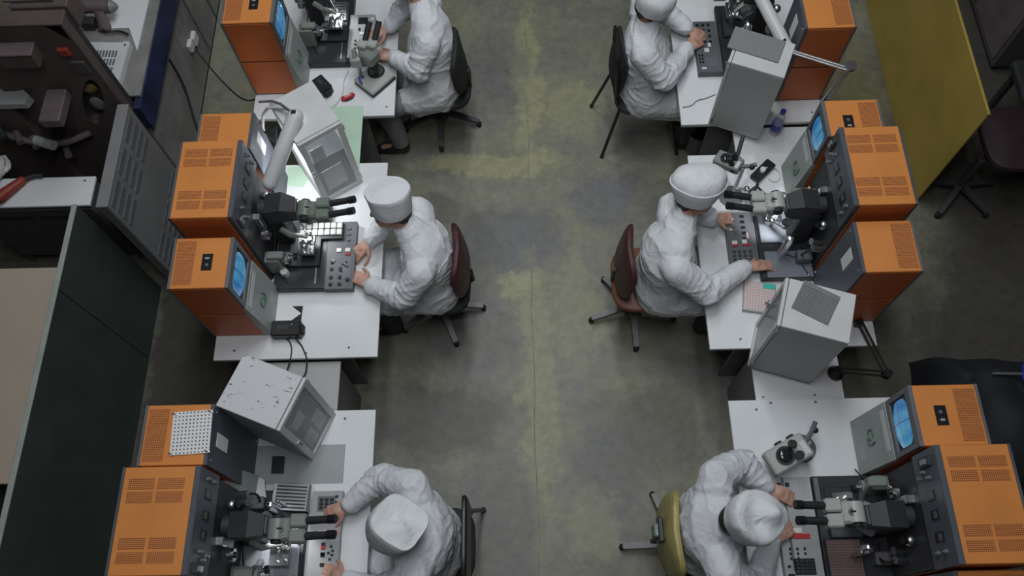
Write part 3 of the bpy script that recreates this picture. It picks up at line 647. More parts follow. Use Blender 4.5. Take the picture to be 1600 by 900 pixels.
for lb, cx, cy, z0 in (('bottom left', -1.2, .70, .80), ('top left', -1.2, 3.80, .80)):
    o = MB().box(-.06, .06, -.04, .04, 0, z0 * 0 + (.046 if lb[0] == 'b' else .026), .003).build('tray_stand', 'cab_dark'); o.location = (cx, cy, z0); tag(o, 'dark stand block under the %s cassette tray' % lb, 'stand')
# bottom-left clutter
gb = thing('manual_box', 'grey-green flat box leaning on the bottom left control cabinet', 'box', (-1.395, .742, .80), 0)
gb.rotation_euler = (0, math.radians(-16), math.radians(-4))
MB().box(-.028, .0, -.10, .10, 0, .255, .004).build('box_shell', 'panel_green', gb); MB().box(-.045, -.028, -.108, .108, 0, .262, .003).build('box_back', 'black', gb)
flat('paper_sheet', 'white paper sheet beside the leaning grey-green box', 'paper', [(-1.40, .84), (-1.36, .82), (-1.335, .70), (-1.40, .70)], .801, .803, 'paper')
gl = MB().box(-.29, .29, -.10, .10, 0, .005, .001).build('glass_sheet', 'glass_sheet'); gl.location = (-1.26, .905, .7505); tag(gl, 'clear glass sheet lying under the chipped box', 'glass')
rt = flat('red_tag', 'small red sticker tag on the glass sheet', 'tag', [(-1.47, .955), (-1.43, .955), (-1.428, .91), (-1.468, .91)], .7558, .757, 'red')
fm = MB(); nx, ny = 22, 14
for i in range(nx + 1):
    for q in range(ny + 1):
        x_ = -.17 + .34 * i / nx; y_ = -.16 + .32 * q / ny; fm.v.append((x_, y_, .012 + .010 * noise.noise((x_ * 14, y_ * 14, 3)) + .006 * noise.noise((x_ * 40, y_ * 40, 1))))
for i in range(nx):
    for q in range(ny): a_ = i * (ny + 1) + q; fm.f.append((a_, a_ + ny + 1, a_ + ny + 2, a_ + 1))
o = fm.build('plastic_film', 'plastic_film', smooth=60); o.location = (-1.31, .335, .826); tag(o, 'crinkled clear plastic film covering the bottom left work table', 'film')
so = o.modifiers.new('s', 'SOLIDIFY'); so.thickness = .001
# cables, left
def cable(label, pts, r=.004, m_='cable', name='cable', sm=2):
    c = Vector(pts[0]); o = MB().tube([Vector(p) - c for p in pts], r, 7, sm).build(name, m_); o.location = c; return tag(o, label, 'cable')
cable('thin dark cable running down from the black power box', [(-1.28, 1.59, .78), (-1.25, 1.56, .756), (-1.23, 1.52, .756), (-1.21, 1.475, .756), (-1.22, 1.40, .72), (-1.26, 1.36, .71)])
cable('thin dark cable curling off the desk beside the monitor cabinet', [(-1.42, 1.61, .756), (-1.33, 1.60, .756), (-1.30, 1.55, .756), (-1.30, 1.49, .756), (-1.31, 1.46, .74), (-1.33, 1.42, .71)])
cable('white cable looping across the top left desk', [(-1.11, 3.40, .76), (-1.14, 3.33, .755), (-1.13, 3.25, .755), (-1.16, 3.16, .755), (-1.20, 3.12, .755)], .004, 'cable_white')
cable('pale thin cable on the top right desk', [(.97, 3.05, .755), (1.03, 3.06, .755), (1.06, 3.10, .755), (1.12, 3.11, .755), (1.18, 3.14, .755)], .0025, 'cab_grey')

# ------------------------------------------------------------------ free-standing stereo microscopes
sm = thing('stereo_microscope', 'grey stereo microscope standing near the red case', 'microscope', (-.935, 3.315, .7505), 0)
M45 = RZM(math.radians(47))
MB().box(-.10, .10, -.085, .085, .0, .022, .004, M45).build('base_skirt', 'black', sm); b_ = MB().box(-.10, .10, -.085, .085, .022, .05, .006, M45).build('base', 'scope_light', sm)
MB().cyl((.01, .04, .05), (.01, .04, .054), .055, n=28).build('stage_ring', 'black', b_); MB().cyl((.01, .04, .054), (.01, .04, .057), .044, n=28).build('stage_disc', 'chrome', b_)
po = MB().cyl((-.085, .015, .05), (-.085, .015, .28), .014).build('post', 'steel', sm)
MB().box(-.12, -.055, -.015, .045, .15, .225, .008).build('focus_block', 'scope_light', sm); MB().cyl((-.15, .02, .18), (-.12, .02, .18), .02).build('focus_knob', 'rubber', sm)
hb = MB().box(-.055, .05, -.05, .05, .17, .25, .012, RZM(math.radians(-35), (.0, .03, 0))).build('head', 'scope_grey', sm)
MB().cyl((.01, .03, .10), (.01, .03, .18), .028, .034).build('objective', 'rubber', sm)
for s in (-.026, .032):
    MB().box(-.03, .03, -.03, .03, .235, .285, .008, RZM(math.radians(-20), (s - .01, .07, 0))).build('prism_block', 'scope_light', sm)
    MB().cyl((s, .08, .262), (s + .04, .185, .335), .018, .018).build('eyepiece', 'rubber', sm)
MB().tube([(-.07, -.06, .06), (-.09, -.03, .08), (-.06, -.01, .07)], .006, 7).build('stage_clip', 'blue', sm)
# block-like microscope heads of the right row
def scope_block(label, cx, cy, z, rot, tilt, body, s=1.0, post=True):
    t = thing('stereo_microscope', label, 'microscope', (cx, cy, .7505), rot, 'block-shaped microscope heads')
    M = Matrix.Translation((0, 0, z - .75)) @ Matrix.Rotation(tilt, 4, 'Y') @ Matrix.Scale(s, 4)
    P = lambda x, y, z_: M @ Vector((x, y, z_))
    MB().box(-.105, .085, -.055, .055, -.03, .03, .008, M).build('head', body, t)
    MB().cyl(P(-.03, 0, .028), P(-.03, 0, .040), .040 * s, n=26).build('lens_ring', 'black', t); MB().sph(P(-.03, 0, .036), (.034 * s, .034 * s, .014)).build('lens', 'crt_off', t)
    for q in (-.026, .026):
        MB().cyl(P(.03, q, .02), P(.008, q, .085), .019 * s, .017 * s).build('eyepiece', 'rubber', t)
    for x_, y_ in ((-.02, .058), (.05, -.058), (.04, .058)): MB().box(x_ - .016, x_ + .016, y_ - .008, y_ + .008, -.01, .02, .004, M).build('adjuster', 'black', t)
    MB().box(.05, .075, -.04, .02, .028, .033, .001, M).build('rating_plate', 'metal_case', t)
    if post:
        MB().cyl(P(.10, .0, 0), (P(.10, 0, 0).x, 0, .012), .011).build('post', 'steel', t); MB().lathe([(0, 0), (.07, 0), (.07, .010), (.06, .014), (0, .014)], 24, Matrix.Translation((P(.1, 0, 0).x, 0, 0))).build('foot_plate', 'cab_grey', t)
    MB().tube([P(.085, .01, .0), P(.13, .03, .01), P(.17, .06, .02)], .012, 8).build('arm', 'cab_grey', t)
    MB().sph(P(.15, .03, .01), .016).build('joint_knob', 'black', t)
    return t
scope_block('grey microscope head with big dark lens on the bottom right desk', 1.27, .885, .87, math.radians(27), math.radians(-4), 'scope_light', 1.15)
s2 = scope_block('green-grey microscope head behind the white cap, right row', 1.125, 2.46, 1.05, math.radians(-35), math.radians(-8), 'scope_grey', .8)
MB().cyl((.02, .04, .30), (-.01, .13, .40), .012).build('handle', 'dark_grey', s2)
MB().tube([(.09, .0, .1), (.14, .02, .12), (.18, -.02, .1)], .009, 8).build('chrome_arm', 'chrome', s2); MB().sph((.14, .02, .12), .018).build('chrome_knob', 'chrome', s2)

# right row small things
bt = thing('plastic_bottle', 'clear plastic bottle with blue cap beside the tall box', 'bottle', (1.517, 2.885, .7005), 0)
MB().lathe([(0, 0), (.030, 0), (.033, .008), (.033, .13), (.030, .15), (.014, .19), (.013, .205), (0, .205)], 22).build('bottle_body', 'bottle_plastic', bt); MB().lathe([(.0335, .05), (.034, .055), (.034, .10), (.0335, .105)], 22).build('bottle_label', 'blue', bt); MB().lathe([(0, .2), (.016, .2), (.016, .222), (0, .223)], 18).build('bottle_cap', 'blue', bt)
bp_ = thing('black_plate', 'black power brick on the desk behind the microscope, right row', 'power supply', (1.391, 2.573, .7505), math.radians(44)); MB().box(-.08, .08, -.032, .032, 0, .035, .005).build('brick', 'black', bp_); MB().cyl((-.01, 0, .034), (-.01, 0, .055), .016).build('dial', 'metal_case', bp_)
cable('white thin cable looping round the black power brick', [(1.40, 2.58, .79), (1.45, 2.60, .77), (1.49, 2.58, .755), (1.49, 2.52, .755), (1.45, 2.50, .755), (1.42, 2.53, .755)], .003, 'cable_white')
tr = thing('tripod_arm', 'black two-legged holder on the desk, right row middle', 'holder', (1.33, 2.41, .7505)); MB().tube([(-.10, -.03, .006), (-.02, .03, .05), (.0, .04, .055)], .007, 7).build('leg', 'black', tr); MB().tube([(.0, .04, .055), (.05, .0, .03), (.08, -.02, .006)], .007, 7).build('leg', 'black', tr); MB().cyl((.0, .04, .0), (.0, .04, .075), .009).build('post', 'black', tr)
pc = thing('cassette_tray', 'pink gridded cassette half hidden behind the grey box, right row', 'tray', (1.262, 1.775, .7505), math.radians(-10)); MB().box(-.085, .09, -.095, .085, 0, .022, .003).build('tray_body', 'metal_case_grey', pc); MB().box(-.08, .085, -.09, .08, .021, .024).build('grid_sheet', 'pink_grid', pc); MB().box(.02, .085, .05, .08, .0235, .0255).build('print_strip', 'teal_print', pc)
og = thing('grid_tray', 'dark tray with a reddish grid beside the bottom right console', 'tray', (1.475, .39, .803), 0); MB().box(-.085, .085, -.14, .09, 0, .02, .003).build('tray_body', 'cab_dark', og); MB().box(-.078, .078, -.134, .084, .019, .0215).build('grid_sheet', 'orange_grid', og)
wp = thing('work_plate', 'blue-grey work plate on the right middle machine', 'plate', (1.44, 1.955, .79)); MB().box(-.125, .13, -.085, .08, -.039, .012, .004).build('plate_body', 'slab_light', wp); MB().tube([(-.02, .06, .015), (.05, .03, .018), (.09, -.05, .018), (.11, -.1, .012)], .003, 6, 2).build('lead', 'cable', wp); MB().sph((.10, -.075, .016), .010).build('lead_plug', 'steel', wp)
dk = thing('display_board', 'dark scratched cover board on the bottom right machine', 'board', (1.47, .725, .8005)); MB().box(-.06, .13, -.075, .05, 0, .014, .003).build('cover_sheet', 'slab', dk); MB().box(-.085, -.06, -.075, .05, 0, .012, .002).build('worn_strip', 'cab_grey', dk)

# ------------------------------------------------------------------ lamps
lm = thing('tube_lamp', 'pale grey tubular desk lamp lighting the left middle machine', 'lamp', (-1.40, 2.67, .7505), 0)
A = Vector((.20, -.08, .66)); B = Vector((.04, -.365, .475)); 
hd = MB().capsule(A, .042, B, .042, 16).build('lamp_head', 'pvc_white', lm)
dn = (B - A).normalized(); up = Vector((0, 0, 1)); nrm = (up - dn * up.dot(dn)).normalized()
MB().cyl(A - nrm * .036, B - nrm * .036, .012).build('tube', 'lamp_glow', hd); MB().box(A.x - .012, A.x + .012, A.y - .01, A.y + .01, A.z + .040, A.z + .046, .001).build('switch', 'black', hd)
MB().tube([A + Vector((.0, .03, 0)), (.10, .0, .64), (.0, .02, .60), (-.08, .03, .35), (-.08, .03, .02)], .009, 8, 1).build('arm', 'pvc_white', lm)
MB().tube([A + Vector((.0, .0, .02)), (.08, .04, .64), (-.02, .05, .62)], .007, 8, 1).build('arm_brace', 'cab_grey', lm)
MB().box(-.115, -.045, -.0, .06, 0, .03, .006).build('clamp', 'cab_dark', lm)
MB().prism([(-.02, -.06), (.05, -.03), (.06, -.14)], .50, .505).build('shade_flap', 'black', lm)
d = bpy.data.lights.new('tube_lamp_light', 'AREA'); d.shape = 'RECTANGLE'; d.size = .35; d.size_y = .02; d.energy = 9; d.color = (.95, .98, 1)
L_ = bpy.data.objects.new('tube_lamp_light', d); COL.objects.link(L_); L_.parent = lm; L_.location = (A + B) / 2 - nrm * .052
xx = dn; zz_ = nrm; yy = zz_.cross(xx); L_.rotation_euler = Matrix((xx, yy, zz_)).transposed().to_euler()
rl = thing('tube_lamp', 'white tubular lamp on a silver double arm, top of the right row', 'lamp', (1.83, 3.06, .7505), 0)
J = Vector((-.03, -.12, .47)); E1 = Vector((-.36, .04, .46))
for q in (-.014, .014):
    MB().cyl((q, 0, .03), J + Vector((q, 0, 0)), .007, n=10).build('lower_arm', 'steel', rl); MB().cyl(J + Vector((0, q * .7, .0)), E1 + Vector((0, q * .7, 0)), .007, n=10).build('upper_arm', 'steel', rl)
MB().lathe([(.022, -.009), (.032, -.009), (.032, .009), (.022, .009)], 18, Matrix.Translation(J + Vector((.012, .01, .01)))).build('joint_ring', 'steel', rl); MB().cyl((0, 0, 0), (0, 0, .04), .022).build('clamp', 'steel', rl)
h2 = MB().capsule(E1 + Vector((.02, .0, .0)), .037, E1 + Vector((-.12, .42, .05)), .037, 16).build('lamp_head', 'pvc_white', rl); MB().cyl(E1 + Vector((.0, .03, .03)), E1 + Vector((.0, .03, .042)), .009, n=10).build('switch', 'black', h2)
MB().cyl(E1 + Vector((.015, .02, -.03)), E1 + Vector((-.115, .40, .02)), .011).build('tube', 'pvc_white', h2)
bl = thing('arm_lamp', 'black jointed lamp arm folded down behind the grey box, right row', 'lamp', (1.77, 1.60, .7505), 0)
J2 = Vector((.10, -.285, .02)); 
for q in (-.012, .012):
    MB().cyl((q, 0, .05), J2 + Vector((q, 0, 0)), .006, n=10).build('upper_arm', 'black', bl); MB().cyl(J2 + Vector((0, q, 0)), (-.12, -.26 + q, .02), .006, n=10).build('lower_arm', 'black', bl)
MB().cyl(J2 + Vector((0, 0, -.02)), J2 + Vector((0, 0, .02)), .024).build('joint', 'black', bl); MB().lathe([(.0, .03), (.02, .03), (.026, .01), (.042, -.03), (.040, -.03), (.0, .0)], 20, Matrix.Translation((-.15, -.26, .01))).build('lamp_shade', 'black', bl); MB().box(-.02, .02, -.015, .015, 0, .055, .004).build('clamp', 'black', bl)

# ------------------------------------------------------------------ chairs
def pad(mbx, c, n_, w, h, th, curve=.0, n=20):
    """rounded, slightly wrapped pad: c centre, n_ outward normal (2D), half width w, half height h"""
    c = Vector(c); nx_ = Vector((n_[0], n_[1], n_[2] if len(n_) > 2 else 0)).normalized(); sd = Vector((-nx_.y, nx_.x, 0)).normalized(); up = nx_.cross(sd).normalized()
    if up.z < 0: up = -up
    R = []
    for k, (sc, off) in enumerate([(.0, -1), (.86, -1), (.97, -.6), (1, 0), (.97, .6), (.86, 1), (.0, 1)]):
        ring = []
        for i in range(n):
            a_ = 2 * PI * i / n; ca, sa = math.cos(a_), math.sin(a_); e = .55
            u_ = math.copysign(abs(ca) ** e, ca) * w * max(sc, .01); v_ = math.copysign(abs(sa) ** e, sa) * h * max(sc, .01)
            ring.append(c + sd * u_ + up * v_ + nx_ * (off * th / 2 - curve * (u_ / w) ** 2 * w))
        R.append(ring)
    return mbx.rings(R)
def star_base(t, c, r, angs, m_, tip='rubber', z=.09):
    for a_ in angs:
        a_ = math.radians(a_); e = Vector((c[0] + r * math.cos(a_), c[1] + r * math.sin(a_), .055)); s0 = Vector((c[0], c[1], z + .01)); dd = (e - s0); M = Matrix.Translation((0, 0, 0))
        sd = Vector((-math.sin(a_), math.cos(a_), 0)); up = Vector((0, 0, 1))
        q = [[s0 + sd * .022 * i + up * .016 * k for i, k in ((-1, -1), (1, -1), (1, 1), (-1, 1))], [e + sd * .016 * i + up * .010 * k for i, k in ((-1, -1), (1, -1), (1, 1), (-1, 1))]]
        lg = MB().rings(q).build('base_leg', m_, t, smooth=0)
        MB().lathe([(0, .0), (.016, .002), (.019, .02), (.017, .04), (.008, .052), (0, .053)], 12, Matrix.Translation((e.x, e.y, 0))).build('caster', tip, lg)
    MB().cyl((c[0], c[1], z - .03), (c[0], c[1], z + .05), .03).build('hub', m_, t); MB().cyl((c[0], c[1], z), (c[0], c[1], .40), .022).build('column', m_, t)
def office_chair(label, c, face, seat, back, m_seat, m_back, angs, m_star, r=.275, seat_r=(.21, .21), group='swivel chairs'):
    t = thing('office_chair', label, 'chair', (c[0], c[1], 0), 0, group)
    star_base(t, (0, 0), r, angs, m_star)
    sx, sy, sz = seat; s_ = MB(); pad(s_, (sx - c[0], sy - c[1], sz), (0.0001, 0, 1), seat_r[1], seat_r[0], .06); s_.build('seat', m_seat, t)
    MB().box(sx - c[0] - .1, sx - c[0] + .1, sy - c[1] - .1, sy - c[1] + .1, sz - .06, sz - .03, .01).build('seat_plate', 'cab_dark', t)
    MB().cyl((0, 0, .38), (sx - c[0], sy - c[1], sz - .04), .025).build('tilt_post', 'cab_dark', t)
    bx, by, bz, bw, bh = back; b_ = MB(); pad(b_, (bx - c[0], by - c[1], bz), (-face[0], -face[1], .12), bw, bh, .045, .18); b_.build('backrest', m_back, t)
    f = Vector((face[0], face[1], 0)); k = Vector((bx - c[0], by - c[1], bz)) - f * .035
    MB().tube([(sx - c[0] - f.x * .05, sy - c[1] - f.y * .05, sz - .05), (k.x - f.x * .01, k.y, sz - .04), (k.x, k.y, bz - .10)], .013, 8, 1).build('back_bracket', 'cab_dark', t)
    return t
office_chair('swivel chair with a maroon padded back, left row middle', (-.572, 2.064), (-1, 0), (-.555, 2.04, .46), (-.375, 2.055, .74, .20, .17), 'black_fabric', 'maroon', [-2, 70, 142, 214, -68], 'star_grey')
office_chair('dark swivel chair on a five-star base, top of the left row', (-.594, 3.553), (-1, 0), (-.56, 3.50, .46), (-.40, 3.47, .74, .19, .17), 'black_fabric', 'black_fabric', [-15, 57, 129, 201, -90], 'star_dark')
office_chair('swivel chair with a brown leather seat and maroon back, right row', (.658, 2.02), (1, 0), (.70, 2.03, .46), (.54, 2.03, .72, .19, .19), 'brown_leather', 'maroon', [195, 128, 55, -15, -88], 'star_grey', .27)
t = office_chair('swivel chair with a yellow plywood back, bottom right', (.80, .56), (1, 0), (.86, .55, .46), (.655, .525, .74, .21, .17), 'black_fabric', 'ply_yellow', [182, 110, 38, -34, -106], 'star_grey', .30)
MB().box(-.19, -.165, -.07, .05, .68, .76, .004).build('bracket_plate', 'black', t); MB().box(-.21, -.185, -.045, .02, .64, .75, .006).build('bracket_cap', 'bracket_teal', t)
# steel-framed chairs
ch = thing('frame_chair', 'black padded chair on four thin steel legs, top of the right row', 'chair', (.78, 3.40, 0)); g = lambda x, y, z: (x - .78, y - 3.40, z)
for p, q in (((.60, 3.57, .48), (.485, 3.62, .0)), ((.62, 3.24, .48), (.535, 3.19, .0)), ((.95, 3.24, .46), (1.06, 3.20, 0)), ((.95, 3.56, .46), (1.05, 3.62, 0))):
    lg = MB().cyl(g(*p), g(q[0], q[1], .008), .011, n=10).build('leg', 'black', ch); MB().cyl(g(q[0], q[1], .0), g(q[0], q[1], .02), .014, n=10).build('leg_tip', 'rubber', lg)
b_ = MB(); pad(b_, g(.79, 3.40, .475), (.0001, 0, 1), .2, .2, .05); b_.build('seat', 'black_fabric', ch)
b_ = MB(); pad(b_, g(.592, 3.42, .76), (-1, -.1, .1), .17, .19, .035, .1); b_.build('backrest', 'black_fabric', ch)
for q in (3.28, 3.55): MB().tube([g(.62, q, .47), g(.595, q, .6), g(.58, q, .80)], .010, 8, 1).build('back_tube', 'black', ch)
MB().tube([g(.595, 3.27, .55), g(.575, 3.26, .90), g(.57, 3.3, .955), g(.57, 3.5, .965), g(.575, 3.57, .90), g(.595, 3.57, .55)], .011, 8, 2).build('back_rim', 'black', ch)
ch = thing('frame_chair', 'black metal chair with a punched back rail, bottom left', 'chair', (-.50, .52, 0)); g = lambda x, y, z: (x + .50, y - .52, z)
for p, q in (((-.34, .70, .46), (-.298, .773, 0)), ((-.34, .34, .46), (-.30, .28, 0)), ((-.66, .70, .45), (-.70, .75, 0)), ((-.66, .34, .45), (-.70, .30, 0))):
    lg = MB().cyl(g(*p), g(q[0], q[1], .008), .012, n=10).build('leg', 'black', ch); MB().cyl(g(q[0], q[1], 0), g(q[0], q[1], .03), .016, n=10).build('leg_tip', 'rubber', lg)
b_ = MB(); pad(b_, g(-.51, .52, .465), (.0001, 0, 1), .2, .2, .045); b_.build('seat', 'black_fabric', ch)
br = MB().box(-.012, .012, -.19, .19, .62, .92, .008, Matrix.Translation(g(-.335, .50, 0))).build('backrest', 'black', ch)
for i in range(5): MB().box(-.004, .006, -.016, .016, .90, .923, .004, Matrix.Translation(g(-.335, .56 - i * .045, 0))).build('punched_hole', 'metal_case', br)
MB().tube([g(-.34, .69, .44), g(-.335, .70, .93), g(-.335, .66, .955), g(-.335, .36, .955), g(-.335, .31, .93), g(-.34, .33, .44)], .013, 8, 1).build('back_tube', 'black', ch)

# ------------------------------------------------------------------ people
def remeshed(mb, name, matn, parent, voxel, smooth=4, disp=None, fac=.5):
    m = bpy.data.meshes.new('tmp'); m.from_pydata(mb.v, [], mb.f); m.update()
    b = bmesh.new(); b.from_mesh(m); bmesh.ops.recalc_face_normals(b, faces=b.faces); b.to_mesh(m); b.free()
    o = bpy.data.objects.new(name, m); COL.objects.link(o)
    r = o.modifiers.new('r', 'REMESH'); r.mode = 'VOXEL'; r.voxel_size = voxel
    if smooth: s = o.modifiers.new('s', 'SMOOTH'); s.factor = fac; s.iterations = smooth
    dg = bpy.context.evaluated_depsgraph_get(); me = bpy.data.meshes.new_from_object(o.evaluated_get(dg))
    o.modifiers.clear(); o.data = me; me.name = name
    if disp:
        n = len(me.vertices); co = np.empty(n * 3); no = np.empty(n * 3); me.vertices.foreach_get('co', co); me.vertices.foreach_get('normal', no)
        co = co.reshape(-1, 3); no = no.reshape(-1, 3)
        d = np.array([disp(Vector(c)) for c in co]); co += no * d[:, None]; me.vertices.foreach_set('co', co.ravel()); me.update()
    me.shade_smooth(); me.materials.clear(); me.materials.append(MAT[matn]); o.parent = parent
    return o
def wrinkle(seed, amp, arms):
    of = Vector((seed * 3.1, seed * 1.7, seed * 2.3))
    segs = [(Vector(p), Vector(q), k) for p, q, k in arms]
    def ridge(q, k): 
        r = 1 - abs(noise.noise(q)) * 2.4
        return r ** k if r > 0 else 0
    def f(p):
        w = Vector((noise.noise(p * 4 + of), noise.noise(p * 4 - of), noise.noise(p * 4 + of * 2))) * .09
        q = p + w
        d = .62 * ridge(Vector((q.x * 3.2 + q.z * 2.2, q.y * 5.5, q.z * 6.0 - q.x * 2)) + of, 4) + .5 * ridge(Vector((q.x * 8 - q.y * 3, q.y * 7 + q.x * 3, q.z * 11)) - of, 4) - .3
        for a, b, k in segs:
            ab = b - a; t = max(0, min(1, (p - a).dot(ab) / ab.length_squared)); dist = (p - (a + ab * t)).length
            if dist < .11:
                e = (t if k == 0 else 1 - t) * ab.length       # distance from the elbow
                ph = 2 * PI * (t * ab.length / .042) + 5 * noise.noise(p * 9 + of)
                d += .75 * max(0, math.sin(ph)) ** 2 * math.exp(-(e / .13) ** 2) * (1 - (dist / .11) ** 4)
        return amp * d
    return f
def hand(mb, wrist, fdir, up, thumb_side, curl=.5, s=1.0, spread=.07):
    f = Vector(fdir).normalized(); u = Vector(up); u = (u - f * u.dot(f)).normalized(); sd = f.cross(u) * thumb_side   # sd points to the thumb side
    w = Vector(wrist); L = .085 * s
    for q in (-.030, -.010, .010, .028):
        mb.capsule(w + sd * q * .55 * s, .016 * s, w + f * L * (.97 if abs(q) > .02 else 1.03) + sd * q * s, .0115 * s, 8)
    mb.sph(w + f * L * .5 + u * .004, (.03 * s, .03 * s, .017 * s), 10, 7)
    for q, ln, c in ((.028, .074, curl), (.0095, .083, curl * 1.05), (-.0095, .076, curl * 1.12), (-.0285, .060, curl * 1.2)):
        p = w + f * L + sd * q * s; d = (f + sd * q * spread / .03).normalized(); r = .0085 * s
        for seg, sc in enumerate((.46, .30, .24)):
            d = (Matrix.Rotation(-c * (1.0 if seg else .7), 3, u.cross(d) * -1) @ d).normalized() if False else (d * math.cos(c * .8) - u * math.sin(c * .8)).normalized() if seg == 0 else dd2(d, u, c)
            e = p + d * ln * sc * s * 1.25; mb.capsule(p, r, e, r * .9, 8); p = e; r *= .92
    p = w + f * .022 * s + sd * .024 * s
    for d, ln, r in (((f * .7 + sd * .75 - u * .25).normalized(), .044, .0125), ((f * .92 + sd * .35 - u * .3).normalized(), .034, .0100), ((f * .96 + sd * .1 - u * .35).normalized(), .026, .0088)):
        e = p + d * ln * s; mb.capsule(p, r * s, e, r * .9 * s, 8); p = e
def dd2(d, u, c):
    ax = d.cross(u)
    if ax.length < 1e-4: return d
    return (Matrix.Rotation(-c * .9, 3, ax.normalized()) @ d).normalized()
def capmesh(t, c, up, front, style, seed, matn='cap_white'):
    up = Vector(up).normalized(); f = Vector(front); f = (f - up * f.dot(up)).normalized(); s = up.cross(f); c = Vector(c)
    prof, point, pdir, dent = style
    R = []; n = 40
    for z, rr in prof:
        ring = []
        for i in range(n):
            a = 2 * PI * i / n; g_ = rr * (1 + (point * max(0, abs(math.cos(a - pdir)) ** 6 - .12) if point >= 0 else -point * (abs(math.cos(2 * (a - pdir))) ** 3 - .35)) * (z / .11 if z > 0 else 0))
            nz = noise.noise((math.cos(a) * 2.2 + seed, math.sin(a) * 2.2, z * 9)) * .006 + noise.noise((math.cos(a) * 6 + seed, math.sin(a) * 6, z * 20)) * .0022
            zz = z + (dent * (1 - min(rr / .1, 1)) if z > .085 else 0) * (.25 + noise.noise((math.cos(a) * rr * 10 + seed, math.sin(a) * rr * 10, seed)) ) + .01 * math.cos(2 * (a - pdir)) * (1 if z > .05 else 0) * abs(point) * 3 * min(1, rr / .1)
            ring.append(c + f * ((g_ * 1.06 + nz) * math.cos(a)) + s * ((g_ + nz) * math.sin(a)) + up * zz)
        R.append(ring)
    return MB().rings(R).build('cap', matn, t, smooth=50)
DRUM = ([(-.025, .092), (-.028, .100), (-.01, .105), (.02, .107), (.055, .110), (.09, .113), (.108, .114), (.114, .111), (.113, .102), (.118, .085), (.124, .05), (.126, .02), (.126, .001)], .0, 0, .02)
FOLD = ([(-.03, .094), (-.032, .102), (-.01, .112), (.03, .126), (.066, .134), (.074, .134), (.074, .129), (.09, .126), (.118, .112), (.140, .086), (.150, .050), (.153, .02), (.153, .001)], .20, 0.1, .02)
SQUARE = ([(-.045, .096), (-.048, .106), (-.01, .114), (.03, .119), (.07, .120), (.105, .118), (.113, .113), (.111, .100), (.106, .08), (.102, .05), (.098, .02), (.097, .001)], -.15, .35, .09)
SOFT = ([(-.03, .094), (-.032, .104), (-.01, .112), (.03, .120), (.07, .124), (.088, .116), (.094, .10), (.090, .075), (.094, .045), (.092, .02), (.091, .001)], .26, .15, .10)
ROUND = ([(-.03, .090), (-.032, .100), (.0, .108), (.03, .114), (.06, .112), (.085, .098), (.105, .07), (.113, .04), (.115, .01), (.115, .001)], .06, .3, .02)
